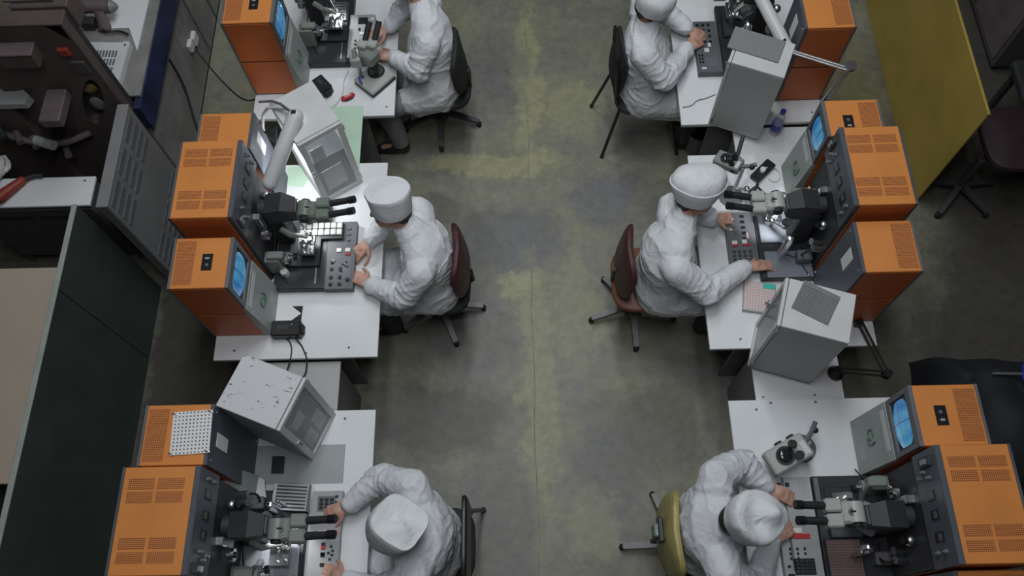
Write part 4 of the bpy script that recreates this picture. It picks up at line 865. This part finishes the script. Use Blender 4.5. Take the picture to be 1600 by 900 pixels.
def person(label, J, seed, cap=None, coat='coat_white', trousers='trousers_dark', voxc=.0085):
    root = Vector((J['pelvis'][0], J['pelvis'][1], 0)); t = thing('person', label, 'person', root, 0, 'operators in white coats')
    G = {k: (Vector(v) - root if k not in ('face', 'headup') else Vector(v)) for k, v in J.items() if k not in ('hN', 'hS', 'bulk', 'look', 'thigh', 'capup')}
    fc = G['face'].normalized(); side = Vector((-fc.y, fc.x, 0)).normalized()
    sh = (G['shN'] - G['shS']); lat = sh.normalized(); mid = (G['shN'] + G['shS']) / 2; half = sh.length / 2
    pel, ch, nk, hd = G['pelvis'], G['chest'], G['neck'], G['head']
    def sec(c, w, d, ax): 
        ax = Vector(ax).normalized(); u = (lat - ax * lat.dot(ax)).normalized(); v = ax.cross(u); return (c, u * w, v * d)
    sp = (ch - pel).normalized(); sp2 = (nk - ch).normalized()
    # coat
    c = MB()
    bw = J.get('bulk', (1,))[0] if isinstance(J.get('bulk'), tuple) else 1.0
    c.loft([sec(pel - Vector((0, 0, .08)), .205 * bw, .17 * bw, (0, 0, 1)), sec(pel + Vector((0, 0, .03)), .215 * bw, .18 * bw, (0, 0, 1)), sec(pel.lerp(ch, .4), .195 * bw, .155 * bw, sp), sec(pel.lerp(ch, .75), .20 * bw, .15 * bw, sp), sec(ch, .205 * bw, .145 * bw, sp), sec(ch.lerp(mid, .6), half * .98, .125 * bw, sp2), sec(mid + sp2 * .015, half * .80, .095, sp2), sec(nk.lerp(mid, .35), .10, .085, sp2), sec(nk + sp2 * .02, .068, .066, sp2)])
    for q in 'NS':
        s_, e_, w_ = G['sh' + q], G['el' + q], G['wr' + q]
        c.capsule(s_.lerp(ch, .25), .09 * bw, s_, .083, 14); c.capsule(s_, .083, e_, .073, 14); c.capsule(e_, .073, w_, .052, 14)
        k_ = G['kn' + q]; hp = pel + lat * (.10 if q == 'N' else -.10)
        tl = J.get('thigh', .82); c.capsule(hp + Vector((0, 0, -.01)), .125 * bw, hp.lerp(k_, tl), .098, 14)
        # skirt of the coat hanging beside the seat
        c.capsule(hp + Vector((0, 0, -.06)) - fc * .03, .105, hp.lerp(k_, tl - .12) + Vector((0, 0, -.10)), .07, 12)
    kk_ = (G['knN'] + G['knS']) / 2; c.capsule(pel, .12, pel.lerp(kk_, tl - .07), .085, 12)
    remeshed(c, 'coat', coat, t, voxc, 5, wrinkle(seed, .011, [(G['elN'], G['shN'], 0), (G['elS'], G['shS'], 0), (G['elN'], G['wrN'], 0), (G['elS'], G['wrS'], 0)]))
    # collar
    col = MB(); R = []
    for z_, r_ in ((-.01, .074), (.018, .070), (.034, .066), (.036, .061), (.010, .062)):
        R.append([nk + sp2 * (z_ + .01) + lat * (r_ * math.cos(a)) + lat.cross(sp2) * (r_ * math.sin(a)) for a in [2 * PI * i / 24 for i in range(24)]])
    col.rings(R, cap=False); col.build('collar', coat, t, smooth=60)
    # body
    b = MB(); up = G.get('headup', Vector((0, 0, 1))).normalized(); hf = Vector(J.get('look', fc)); hf = (hf - up * hf.dot(up)).normalized(); hs = up.cross(hf)
    HM = Matrix(((hf.x, hs.x, up.x, hd.x), (hf.y, hs.y, up.y, hd.y), (hf.z, hs.z, up.z, hd.z), (0, 0, 0, 1))); P = lambda x, y, z: HM @ Vector((x, y, z))
    def ell(c_, r, n=18, m=12):
        tmp = MB().sph((0, 0, 0), r, n, m); b.add([HM @ (Vector(v) + Vector(c_)) for v in tmp.v], tmp.f)
    ell((-.012, 0, .03), (.098, .077, .085)); ell((.028, 0, -.035), (.066, .058, .075)); ell((.055, 0, -.085), (.03, .03, .022))
    b.capsule(P(.088, 0, .012), .010, P(.104, 0, -.022), .014, 8); b.capsule(P(.082, -.018, -.058), .008, P(.082, .018, -.058), .008, 8); b.capsule(P(.079, -.035, .02), .011, P(.079, .035, .02), .011, 8)
    for s_ in (-1, 1): b.capsule(P(-.008, s_ * .077, -.02), .011, P(-.014, s_ * .082, .012), .014, 8); b.capsule(P(.06, s_ * .033, -.02), .02, P(.06, s_ * .033, -.03), .02, 8)
    b.capsule(nk - sp2 * .06, .056, P(-.02, 0, -.05), .05, 14)
    b.loft([sec(pel, .15, .11, (0, 0, 1)), sec(pel.lerp(ch, .5), .13, .095, sp), sec(ch, .15, .10, sp), sec(mid, half * .7, .06, sp2)], 14)
    for q in 'NS':
        s_, e_, w_ = G['sh' + q], G['el' + q], G['wr' + q]; h_ = J['h' + q]
        b.capsule(s_, .045, e_, .04); b.capsule(e_, .04, w_ + Vector(h_[0]).normalized() * .005, .029); b.capsule(s_, .05, ch, .08)
        hand(b, w_ + Vector(h_[0]).normalized() * .03, h_[0], h_[1], h_[2], h_[3])
        hp = pel + lat * (.09 if q == 'N' else -.09); b.capsule(hp, .075, G['kn' + q], .052); b.capsule(G['kn' + q], .05, G['an' + q], .036); b.capsule(G['an' + q] - Vector((0, 0, .03)), .032, G['an' + q] + fc * .13 - Vector((0, 0, .045)), .026)
    remeshed(b, 'body', 'skin', t, .0052, 2)
    # eyes
    for s_ in (-1, 1): MB().sph(P(.076, s_ * .033, .0), (.011, .011, .011), 10, 7).build('eye', 'white_key', t)
    # hair, cap
    hr = MB(); tmp = MB().sph((0, 0, 0), (.097, .080, .085), 20, 12); hr.add([HM @ (Vector(v) * 1.0 + Vector((-.022, 0, .035)) + (Vector((0, 0, -.03)) if v[0] < -.03 else Vector((0, 0, 0)))) for v in tmp.v], tmp.f); hr.build('hair', 'hair', t)
    if cap: capmesh(t, P(-.012, 0, cap[1]), J.get('capup', up), hf, cap[0], seed, 'cap_white')
    # trousers and shoes
    for q in 'NS':
        k_, a_ = G['kn' + q], G['an' + q]; hp = pel + lat * (.09 if q == 'N' else -.09)
        tr_ = MB().tube([hp.lerp(k_, .5), hp.lerp(k_, .85), k_ + fc * .02 - Vector((0, 0, .02)), k_.lerp(a_, .4), k_.lerp(a_, .95)], [.085, .08, .078, .068, .062], 14, 1).build('trouser_leg', trousers, t)
        z_ = a_.z; s1 = MB(); s1.loft([(a_ + Vector((0, 0, .02 - z_ + .045)) - fc * .05, side * .03, Vector((0, 0, .045))), (a_ - fc * .02 + Vector((0, 0, -z_ + .055)), side * .042, Vector((0, 0, .055))), (a_ + fc * .08 + Vector((0, 0, -z_ + .038)), side * .046, Vector((0, 0, .038))), (a_ + fc * .17 + Vector((0, 0, -z_ + .028)), side * .036, Vector((0, 0, .026))), (a_ + fc * .20 + Vector((0, 0, -z_ + .02)), side * .01, Vector((0, 0, .012)))], 14); s1.build('shoe', 'shoe', t)
    return t
def legs(px, py, fx, spread=.11, kz=.50, kx=.40, ax=.34):
    return dict(knN=(px + fx * kx, py + spread, kz), knS=(px + fx * kx, py - spread, kz), anN=(px + fx * ax, py + spread, .09), anS=(px + fx * ax, py - spread, .09))
U = (0, 0, 1)
person('person in a white coat and tall drum cap, working, left row middle',
       dict(pelvis=(-.56, 2.03, .57), chest=(-.565, 2.05, .90), neck=(-.655, 2.11, 1.075), head=(-.725, 2.155, 1.15), shN=(-.60, 2.235, 1.00), shS=(-.575, 1.865, .985), elN=(-.76, 2.32, .84), elS=(-.68, 1.79, .845), wrN=(-.885, 2.17, .81), wrS=(-.865, 1.875, .815), face=(-1, 0, 0), headup=(-.06, .34, 1), look=(-1, 0, -.2), hN=((-.6, -.6, -.12), U, -1, .65), hS=((-.75, .5, -.12), U, 1, .45), **legs(-.52, 2.03, -1)), 1, (DRUM, .035))
person('person in a white coat bending far over the console, bottom left',
       dict(pelvis=(-.55, .52, .57), chest=(-.55, .535, .90), neck=(-.60, .535, 1.06), head=(-.64, .52, 1.13), shN=(-.575, .74, .99), shS=(-.565, .32, .99), elN=(-.76, .80, .87), elS=(-.74, .27, .85), wrN=(-.905, .69, .835), wrS=(-.89, .33, .83), face=(-1, 0, 0), headup=(-.25, -.02, 1), capup=(.50, .16, 1), look=(-1, .05, -.6), hN=((-.8, -.35, -.12), U, -1, .5), hS=((-.8, .3, -.12), U, 1, .4), bulk=(1.08,), **legs(-.49, .52, -1)), 2, (SQUARE, .04), 'coat_lilac')
person('person in a white coat with grey trousers and head cut off, top left',
       dict(pelvis=(-.58, 3.47, .57), chest=(-.575, 3.53, .90), neck=(-.63, 3.64, 1.08), head=(-.69, 3.70, 1.17), shN=(-.585, 3.76, 1.02), shS=(-.575, 3.39, .99), elN=(-.76, 3.80, .86), elS=(-.655, 3.32, .845), wrN=(-.84, 3.68, .84), wrS=(-.80, 3.43, .83), face=(-1, 0, 0), headup=(-.3, 0, 1), look=(-1, 0, -.4), hN=((-.8, -.4, -.12), U, -1, .5), hS=((-.85, .35, -.12), U, 1, .5), thigh=.5, **legs(-.58, 3.40, -1, kx=.33, ax=.29)), 3, (ROUND, .04), trousers='trousers_grey')
person('person in a white coat and rounded cap with folded hands, top right',
       dict(pelvis=(.80, 3.37, .57), chest=(.755, 3.41, .90), neck=(.745, 3.45, 1.07), head=(.775, 3.475, 1.165), shN=(.745, 3.64, 1.0), shS=(.725, 3.26, .985), elN=(.90, 3.72, .85), elS=(.86, 3.19, .845), wrN=(1.03, 3.60, .83), wrS=(1.02, 3.43, .83), face=(1, 0, 0), headup=(.3, 0, 1), look=(1, .1, -.4), hN=((.8, -.45, -.12), U, 1, .6), hS=((.75, .6, -.12), U, -1, .6), **legs(.755, 3.37, 1)), 4, (ROUND, .03))
person('person in a white coat and folded peaked cap, right row middle',
       dict(pelvis=(.78, 1.985, .57), chest=(.77, 2.02, .90), neck=(.845, 2.13, 1.07), head=(.90, 2.195, 1.145), shN=(.80, 2.225, .99), shS=(.785, 1.845, .985), elN=(.955, 2.31, .85), elS=(.965, 1.775, .85), wrN=(1.035, 2.235, .825), wrS=(1.185, 1.925, .825), face=(1, 0, 0), headup=(.08, .40, 1), look=(1, .05, -.3), hN=((.9, .05, -.12), U, 1, .65), hS=((.97, .15, -.05), (.1, .3, 1), -1, .35), **legs(.75, 1.985, 1)), 5, (FOLD, .03))
person('person in a white coat and crumpled cap peering down, bottom right',
       dict(pelvis=(.87, .55, .57), chest=(.85, .55, .90), neck=(.90, .535, 1.05), head=(.938, .53, 1.12), shN=(.865, .76, .985), shS=(.86, .32, .985), elN=(1.02, .84, .88), elS=(1.03, .26, .85), wrN=(1.135, .735, .84), wrS=(1.125, .47, .835), face=(1, 0, 0), headup=(.5, 0, 1), look=(1, 0, -.7), hN=((.9, -.42, -.12), U, 1, .45), hS=((.8, .5, -.12), U, -1, .5), bulk=(1.06,), **legs(.80, .55, 1)), 6, (SOFT, .055), 'coat_lilac')

# ------------------------------------------------------------------ background, left
lc = thing('louvred_cabinet', 'grey louvred steel cabinet behind the left row', 'cabinet', (-2.35, 2.62, 0))
MB().box(-.012, .05, -.35, .33, .06, 1.075, .006).build('cabinet_body', 'grey_enamel', lc); MB().box(-.01, .045, -.33, .31, 0, .06).build('plinth', 'cab_dark', lc)
MB().box(-.014, .053, -.352, .332, 1.072, 1.080, .003).build('cabinet_lid', 'grey_enamel', lc)
sl0 = MB().box(.049, .053, -.085, .085, -.020, .020, .001).build('louvre', 'cab_grey', lc); first = True
for zt in (1.02, .40):
    for c_ in range(3):
        for r_ in range(4):
            p_ = (0, -.235 + c_ * .215, zt - r_ * .072)
            if first: sl0.location = p_; first = False
            else: inst(sl0, p_, lc)
wb = thing('workbench', 'long workbench with blue apron and white top, far left', 'workbench', (-2.65, 3.85, 0))
MB().box(-.25, .35, -.76, 1.6, .955, .975, .003).build('bench_top', 'grey_worn', wb)
MB().box(.31, .352, -.84, 1.6, .745, .953, .003).build('apron', 'blue_enamel', wb)
for k_, (a_, b_) in enumerate(((-.83, -.02), (-.015, .62), (.625, 1.6))): MB().box(.28, .31, a_, b_, .08, .744, .004).build('lower_panel', 'grey_worn', wb)
MB().box(-.24, .28, -.74, 1.58, .0, .08).build('plinth', 'cab_dark', wb)
for a_ in (.30, .62): MB().box(.311, .32, a_, a_ + .02, .1, .73, .002).build('panel_bar', 'cab_grey', wb)
MB().box(.312, .345, .12, .20, .36, .44, .006).build('socket_box', 'pvc_white', wb); MB().box(.312, .345, .03, .10, .40, .47, .006).build('socket_box', 'pvc_white', wb)
flat('white_board', 'white board lying on the far workbench', 'board', [(-2.75, 3.95), (-2.36, 3.95), (-2.37, 3.42), (-2.45, 3.60), (-2.75, 3.60)], .976, .984, 'white_laminate')
vb = thing('vented_case', 'white vented case lid on the far workbench', 'case', (-2.56, 3.27, .976), math.radians(-3)); MB().box(-.16, .15, -.20, .19, 0, .05, .004).build('case_shell', 'metal_case', vb)
v0 = MB().box(-.006, .006, -.024, .024, .049, .0515).build('vent_slot', 'cab_grey', vb); v0.location = (-.13, -.15, 0)
for i in range(12):
    for q in range(5):
        if i or q: inst(v0, (-.13 + i * .0195, -.15 + q * .062, 0), vb)
MB().box(.11, .15, -.2, .19, .05, .058, .002).build('case_flange', 'metal_case', vb)
for y_ in (-.17, .16): MB().cyl((.13, y_, .057), (.13, y_, .062), .008, n=10).build('screw', 'cab_grey', vb)
dv = thing('lens_device', 'grey optical device with cables on the far workbench', 'device', (-2.60, 3.63, .985), 0)
MB().cyl((-.10, .06, .10), (.06, .05, .10), .042).build('barrel', 'mauve', dv); MB().lathe([(0, 0), (.035, 0), (.042, .01), (.03, .03), (.012, .05), (0, .055)], 18, Matrix.Translation((.06, .05, .10)) @ Matrix.Rotation(PI / 2, 4, 'Y')).build('nose_cone', 'grey_enamel', dv); MB().cyl((-.12, .06, .10), (-.10, .06, .10), .048).build('rear_ring', 'grey_enamel', dv)
MB().cyl((.0, -.03, .0), (.0, .02, .10), .04, .03).build('stand', 'mauve', dv); MB().box(-.13, -.05, -.04, .02, .0, .06, .006).build('foot_block', 'cab_dark', dv); MB().tube([(-.05, -.02, .03), (.03, -.08, .02), (.10, -.06, .01), (.16, -.09, .01)], .007, 7, 2).build('lead', 'cable', dv)
cable('dark cable hanging on the front of the far workbench', [(-2.29, 3.55, .74), (-2.28, 3.52, .5), (-2.26, 3.35, .30), (-2.22, 3.2, .12), (-2.2, 3.1, .02)], .009)
cable('thin dark cable sagging behind the top left orange cabinet', [(-2.29, 3.9, .40), (-2.15, 3.75, .25), (-1.95, 3.55, .25), (-1.78, 3.5, .4)], .006)
bm_ = thing('brown_machine', 'large dark brown machine with a slanted oval window, far left', 'machine', (-2.75, 3.0, 0))
q_ = lambda x0, x1, y0, y1, z0, z1, c_=.006: MB().box(x0 + 2.75, x1 + 2.75, y0 - 3.0, y1 - 3.0, z0, z1, c_)
nn = 32; outer = []; inner = []; wx, wz = -2.50, 1.09
for i in range(nn):
    a_ = 2 * PI * (i + .5) / nn; ca, sa = math.cos(a_), math.sin(a_); inner.append((wx + .062 * ca + .085 * sa, wz + .205 * sa))
    k_ = 1 / max(ca / .155 if ca > 0 else -ca / .45, sa / .64 if sa > 0 else -sa / 1.04); outer.append((wx + ca * k_, wz + sa * k_))
vs = [(x + 2.75, -.04, z) for x, z in outer] + [(x + 2.75, -.04, z) for x, z in inner] + [(x + 2.75, .03, z) for x, z in inner]; fs = []
for i in range(nn): j_ = (i + 1) % nn; fs += [(i, j_, nn + j_, nn + i), (nn + i, nn + j_, 2 * nn + j_, 2 * nn + i)]
MB().add(vs, fs).build('front_plate', 'brown_machine', bm_, smooth=0)
q_(-2.95, -2.345, 3.03, 3.07, .05, 1.73).build('window_backing', 'cab_dark', bm_)
q_(-2.36, -2.345, 2.962, 3.03, .05, 1.73, .002).build('cheek', 'brown_machine', bm_); q_(-2.95, -2.345, 2.96, 3.06, 1.725, 1.74, .003).build('top_lip', 'brown_machine', bm_)
MB().sph((.235, .02, 1.15), (.055, .02, .045)).build('inner_roll', 'yellow_old', bm_); MB().sph((.22, .02, 1.0), (.045, .02, .06)).build('inner_pad', 'grey_worn', bm_)
q_(-3.7, -2.95, 2.92, 3.5, .0, 1.15, .01).build('side_body', 'brown_machine', bm_)
q_(-2.705, -2.585, 2.74, 2.96, 1.16, 1.23, .008).build('side_block', 'mauve', bm_)
q_(-2.76, -2.56, 2.88, 3.04, 1.50, 1.60, .008).build('head_block', 'brown_machine', bm_); q_(-2.765, -2.555, 2.875, 3.045, 1.60, 1.615, .004).build('head_cover', 'mauve', bm_)
q_(-2.63, -2.33, 3.06, 3.20, 1.60, 1.76, .006).build('upper_beam', 'brown_machine', bm_); q_(-2.66, -2.40, 3.09, 3.30, 1.76, 1.78, .004).build('beam_cover', 'mauve', bm_)
q_(-2.86, -2.76, 3.10, 3.26, 1.36, 1.50, .006).build('blue_tray', 'blue_tray_paint', bm_); q_(-2.75, -2.66, 3.10, 3.24, 1.38, 1.50, .006).build('white_carton', 'pvc_white', bm_)
q_(-2.90, -2.64, 3.075, 3.30, .98, 1.37, .006).build('rear_body', 'brown_machine', bm_)
MB().cyl((.115, .15, 1.37), (.115, .15, 1.50), .03).build('spool', 'steel', bm_); q_(-2.46, -2.40, 2.935, 2.962, 1.52, 1.57, .004).build('warning_lamp', 'red_dark', bm_)
q_(-2.45, -2.37, 2.945, 2.962, 1.36, 1.46, .004).build('cover_plate', 'dark_grey', bm_)
MB().add([(x + 2.75, y - 3.0, z) for x, y, z in ((-3.05, 3.13, 1.24), (-2.80, 2.93, 1.22), (-2.82, 2.88, 1.20), (-3.05, 2.88, 1.20), (-3.05, 3.13, 1.16), (-2.80, 2.93, 1.16), (-2.82, 2.88, 1.16), (-3.05, 2.88, 1.16))], [(0, 1, 2, 3), (7, 6, 5, 4), (0, 4, 5, 1), (1, 5, 6, 2), (2, 6, 7, 3), (3, 7, 4, 0)]).build('side_cover', 'metal_case_grey', bm_, smooth=0)
MB().cyl((-.145, -.18, .93), (-.03, -.22, .93), .03).build('motor', 'metal_case_grey', bm_); MB().tube([(-.4, -.1, .9), (-.2, -.15, .86), (-.05, -.12, .8), (.1, -.06, .82)], .02, 8, 1).build('pipe', 'mauve', bm_)
for i in range(5): MB().cyl((-.38 + .07 * i, -.09, .95 - .06 * i), (-.34 + .07 * i, -.16, .93 - .05 * i), .022).build('valve', ['cab_dark', 'mauve', 'crate_wood'][i % 3], bm_)
tb = thing('white_table', 'small white table in front of the brown machine', 'table', (-2.87, 2.575, 0)); MB().box(-.5, .27, -.10, .10, .73, .75, .003).build('tabletop', 'white_laminate', tb); MB().box(-.5, .26, -.098, -.08, .10, .70, .004).build('front_panel', 'dark_grey', tb); MB().box(.24, .262, -.09, .09, 0, .728, .003).build('side_panel', 'dark_grey', tb); MB().box(-.5, -.47, -.09, .09, 0, .728, .003).build('side_panel', 'dark_grey', tb)
for a_ in (-.44, -.1): MB().box(a_, a_ + .30, -.103, -.097, .60, .64, .002).build('drawer_slot', 'cab_dark', tb)
MB().cyl((.21, .07, .749), (.21, .07, .752), .008, n=10).build('screw_cap', 'cab_grey', tb)
rp = thing('red_tool', 'red and orange hand tool on the small white table', 'tool', (-3.06, 2.59, .7505), math.radians(50)); MB().capsule((-.10, 0, .05), .035, (.06, 0, .035), .025).build('tool_body', 'red_dark', rp); MB().tube([(.05, 0, .035), (.12, -.02, .03), (.16, -.06, .02)], .013, 8, 1).build('handle', 'cab_dark', rp); MB().cyl((-.14, 0, .05), (-.10, 0, .05), .02).build('nozzle', 'steel', rp)
cp = thing('crumpled_cloth', 'crumpled white cloth at the far left edge', 'cloth', (-3.20, 2.72, .7505)); m2 = MB().sph((0, 0, .05), (.09, .08, .05), 18, 10); m2.v = [tuple(Vector(v) * (1 + .35 * noise.noise(Vector(v) * 22))) for v in m2.v]; m2.v = [(x, y, max(z, 0)) for x, y, z in m2.v]; m2.build('cloth_heap', 'pvc_white', cp, smooth=20)
bt_ = thing('beige_table', 'beige table top behind the green partition', 'table', (-3.35, 1.40, 0)); MB().box(-.75, .78, -.565, .67, .725, .75, .004).build('tabletop', 'beige_top', bt_)
for x_ in (-.7, .72):
    for y_ in (-.5, .6): MB().box(x_ - .025, x_ + .025, y_ - .025, y_ + .025, 0, .725, .003).build('leg', 'dark_grey', bt_)
MB().box(-.7, .74, .58, .61, .60, .725, .003).build('rail', 'dark_grey', bt_)
# wooden crate and a waste bin on the floor
cr = thing('slatted_crate', 'small slatted crate on the floor under the top left desk', 'crate', (-.945, 3.41, 0), math.radians(8))
for i in range(4): MB().box(-.085 + i * .045, -.052 + i * .045, -.06, .06, .05, .062, .002).build('slat', 'crate_wood', cr)
for y_ in (-.05, .05): MB().box(-.09, .09, y_ - .008, y_ + .008, 0, .05, .002).build('side_board', 'crate_wood', cr)
wbn = thing('waste_bin', 'round dark waste bin beneath the top right desk', 'bin', (1.20, 3.24, 0)); MB().lathe([(0, .004), (.075, 0), (.095, .22), (.10, .23), (.10, .236), (.092, .234), (.072, .01), (0, .01)], 26).build('bin_shell', 'side_panel_grey', wbn); MB().lathe([(0, .19), (.085, .19), (.085, .2), (0, .205)], 22).build('bin_bag', 'black', wbn)

# ------------------------------------------------------------------ background, right
gc = thing('grey_cabinet', 'grey steel cabinet beyond the yellow partition', 'cabinet', (3.80, 4.6, 0)); MB().box(-.42, .42, -.77, .9, .05, 1.25, .006).build('cabinet_body', 'dark_grey', gc); MB().box(-.40, .40, -.75, .88, 0, .05).build('plinth', 'cab_dark', gc)
for a_ in (-.74, -.2, .34): MB().box(-.432, -.42, a_, a_ + .50, .10, 1.2, .004).build('door', 'mauve', gc)
MB().cyl((-.44, -.27, .7), (-.432, -.27, .7), .012).build('handle', 'steel', gc)
dc = thing('office_chair', 'dark swivel chair on the floor beyond the yellow partition', 'chair', (2.91, 2.838, 0), 0, 'swivel chairs')
star_base(dc, (0, 0), .25, [-130, -52, 8, 50, 165], 'star_dark')
b_ = MB(); pad(b_, (.22, .10, .47), (.0001, 0, 1), .24, .24, .07); b_.build('seat', 'maroon_dark', dc); b_ = MB(); pad(b_, (.46, .12, .76), (1, .05, .1), .2, .2, .05, .1); b_.build('backrest', 'black_fabric', dc); MB().tube([(0, 0, .4), (.2, .1, .42), (.46, .12, .45), (.49, .12, .7)], .018, 8, 1).build('back_bracket', 'cab_dark', dc)
tp = thing('covered_pile', 'pile under a black cloth at the right edge', 'covered pile', (2.75, 1.25, 0)); m2 = MB(); nx, ny = 30, 26
for i in range(nx + 1):
    for q in range(ny + 1):
        x_ = -.42 + .95 * i / nx; y_ = -.60 + .95 * q / ny; e = min(i, nx - i, q, ny - q) / 5; hgt = .42 * min(1, max(0, e)) ** .5 + .06 * noise.noise((x_ * 5, y_ * 5, 2)); k_ = .05 * noise.noise((x_ * 4 + 7, y_ * 4, 5)) if e < 1 else 0
        m2.v.append((x_ + k_, y_ + k_, max(.003, hgt if e > 0 else .003)))
for i in range(nx):
    for q in range(ny): a_ = i * (ny + 1) + q; m2.f.append((a_, a_ + ny + 1, a_ + ny + 2, a_ + 1))
m2.build('black_cloth', 'tarp', tp, smooth=60); MB().cyl((-.14, .16, .43), (.25, .14, .45), .008).build('rod', 'cab_grey', tp)
bc = thing('blue_cloth', 'blue cloth at the right edge on the black pile', 'cloth', (2.84, 1.39, .40)); m2 = MB().sph((0, 0, .04), (.07, .09, .05), 16, 9); m2.v = [tuple(Vector(v) * (1 + .25 * noise.noise(Vector(v) * 20))) for v in m2.v]; m2.build('cloth_heap', 'blue', bc)
sf = thing('dark_bench', 'dark bench with a maroon edge at the far right', 'bench', (3.65, 3.25, 0)); MB().box(-.42, .6, -.25, .30, .42, .50, .02).build('bench_seat', 'black_fabric', sf); MB().box(-.43, .6, -.26, -.24, .40, .43, .004).build('edge_trim', 'maroon', sf)
for x_ in (-.35, .5):
    for y_ in (-.2, .25): MB().box(x_ - .02, x_ + .02, y_ - .02, y_ + .02, 0, .42, .003).build('leg', 'cab_dark', sf)
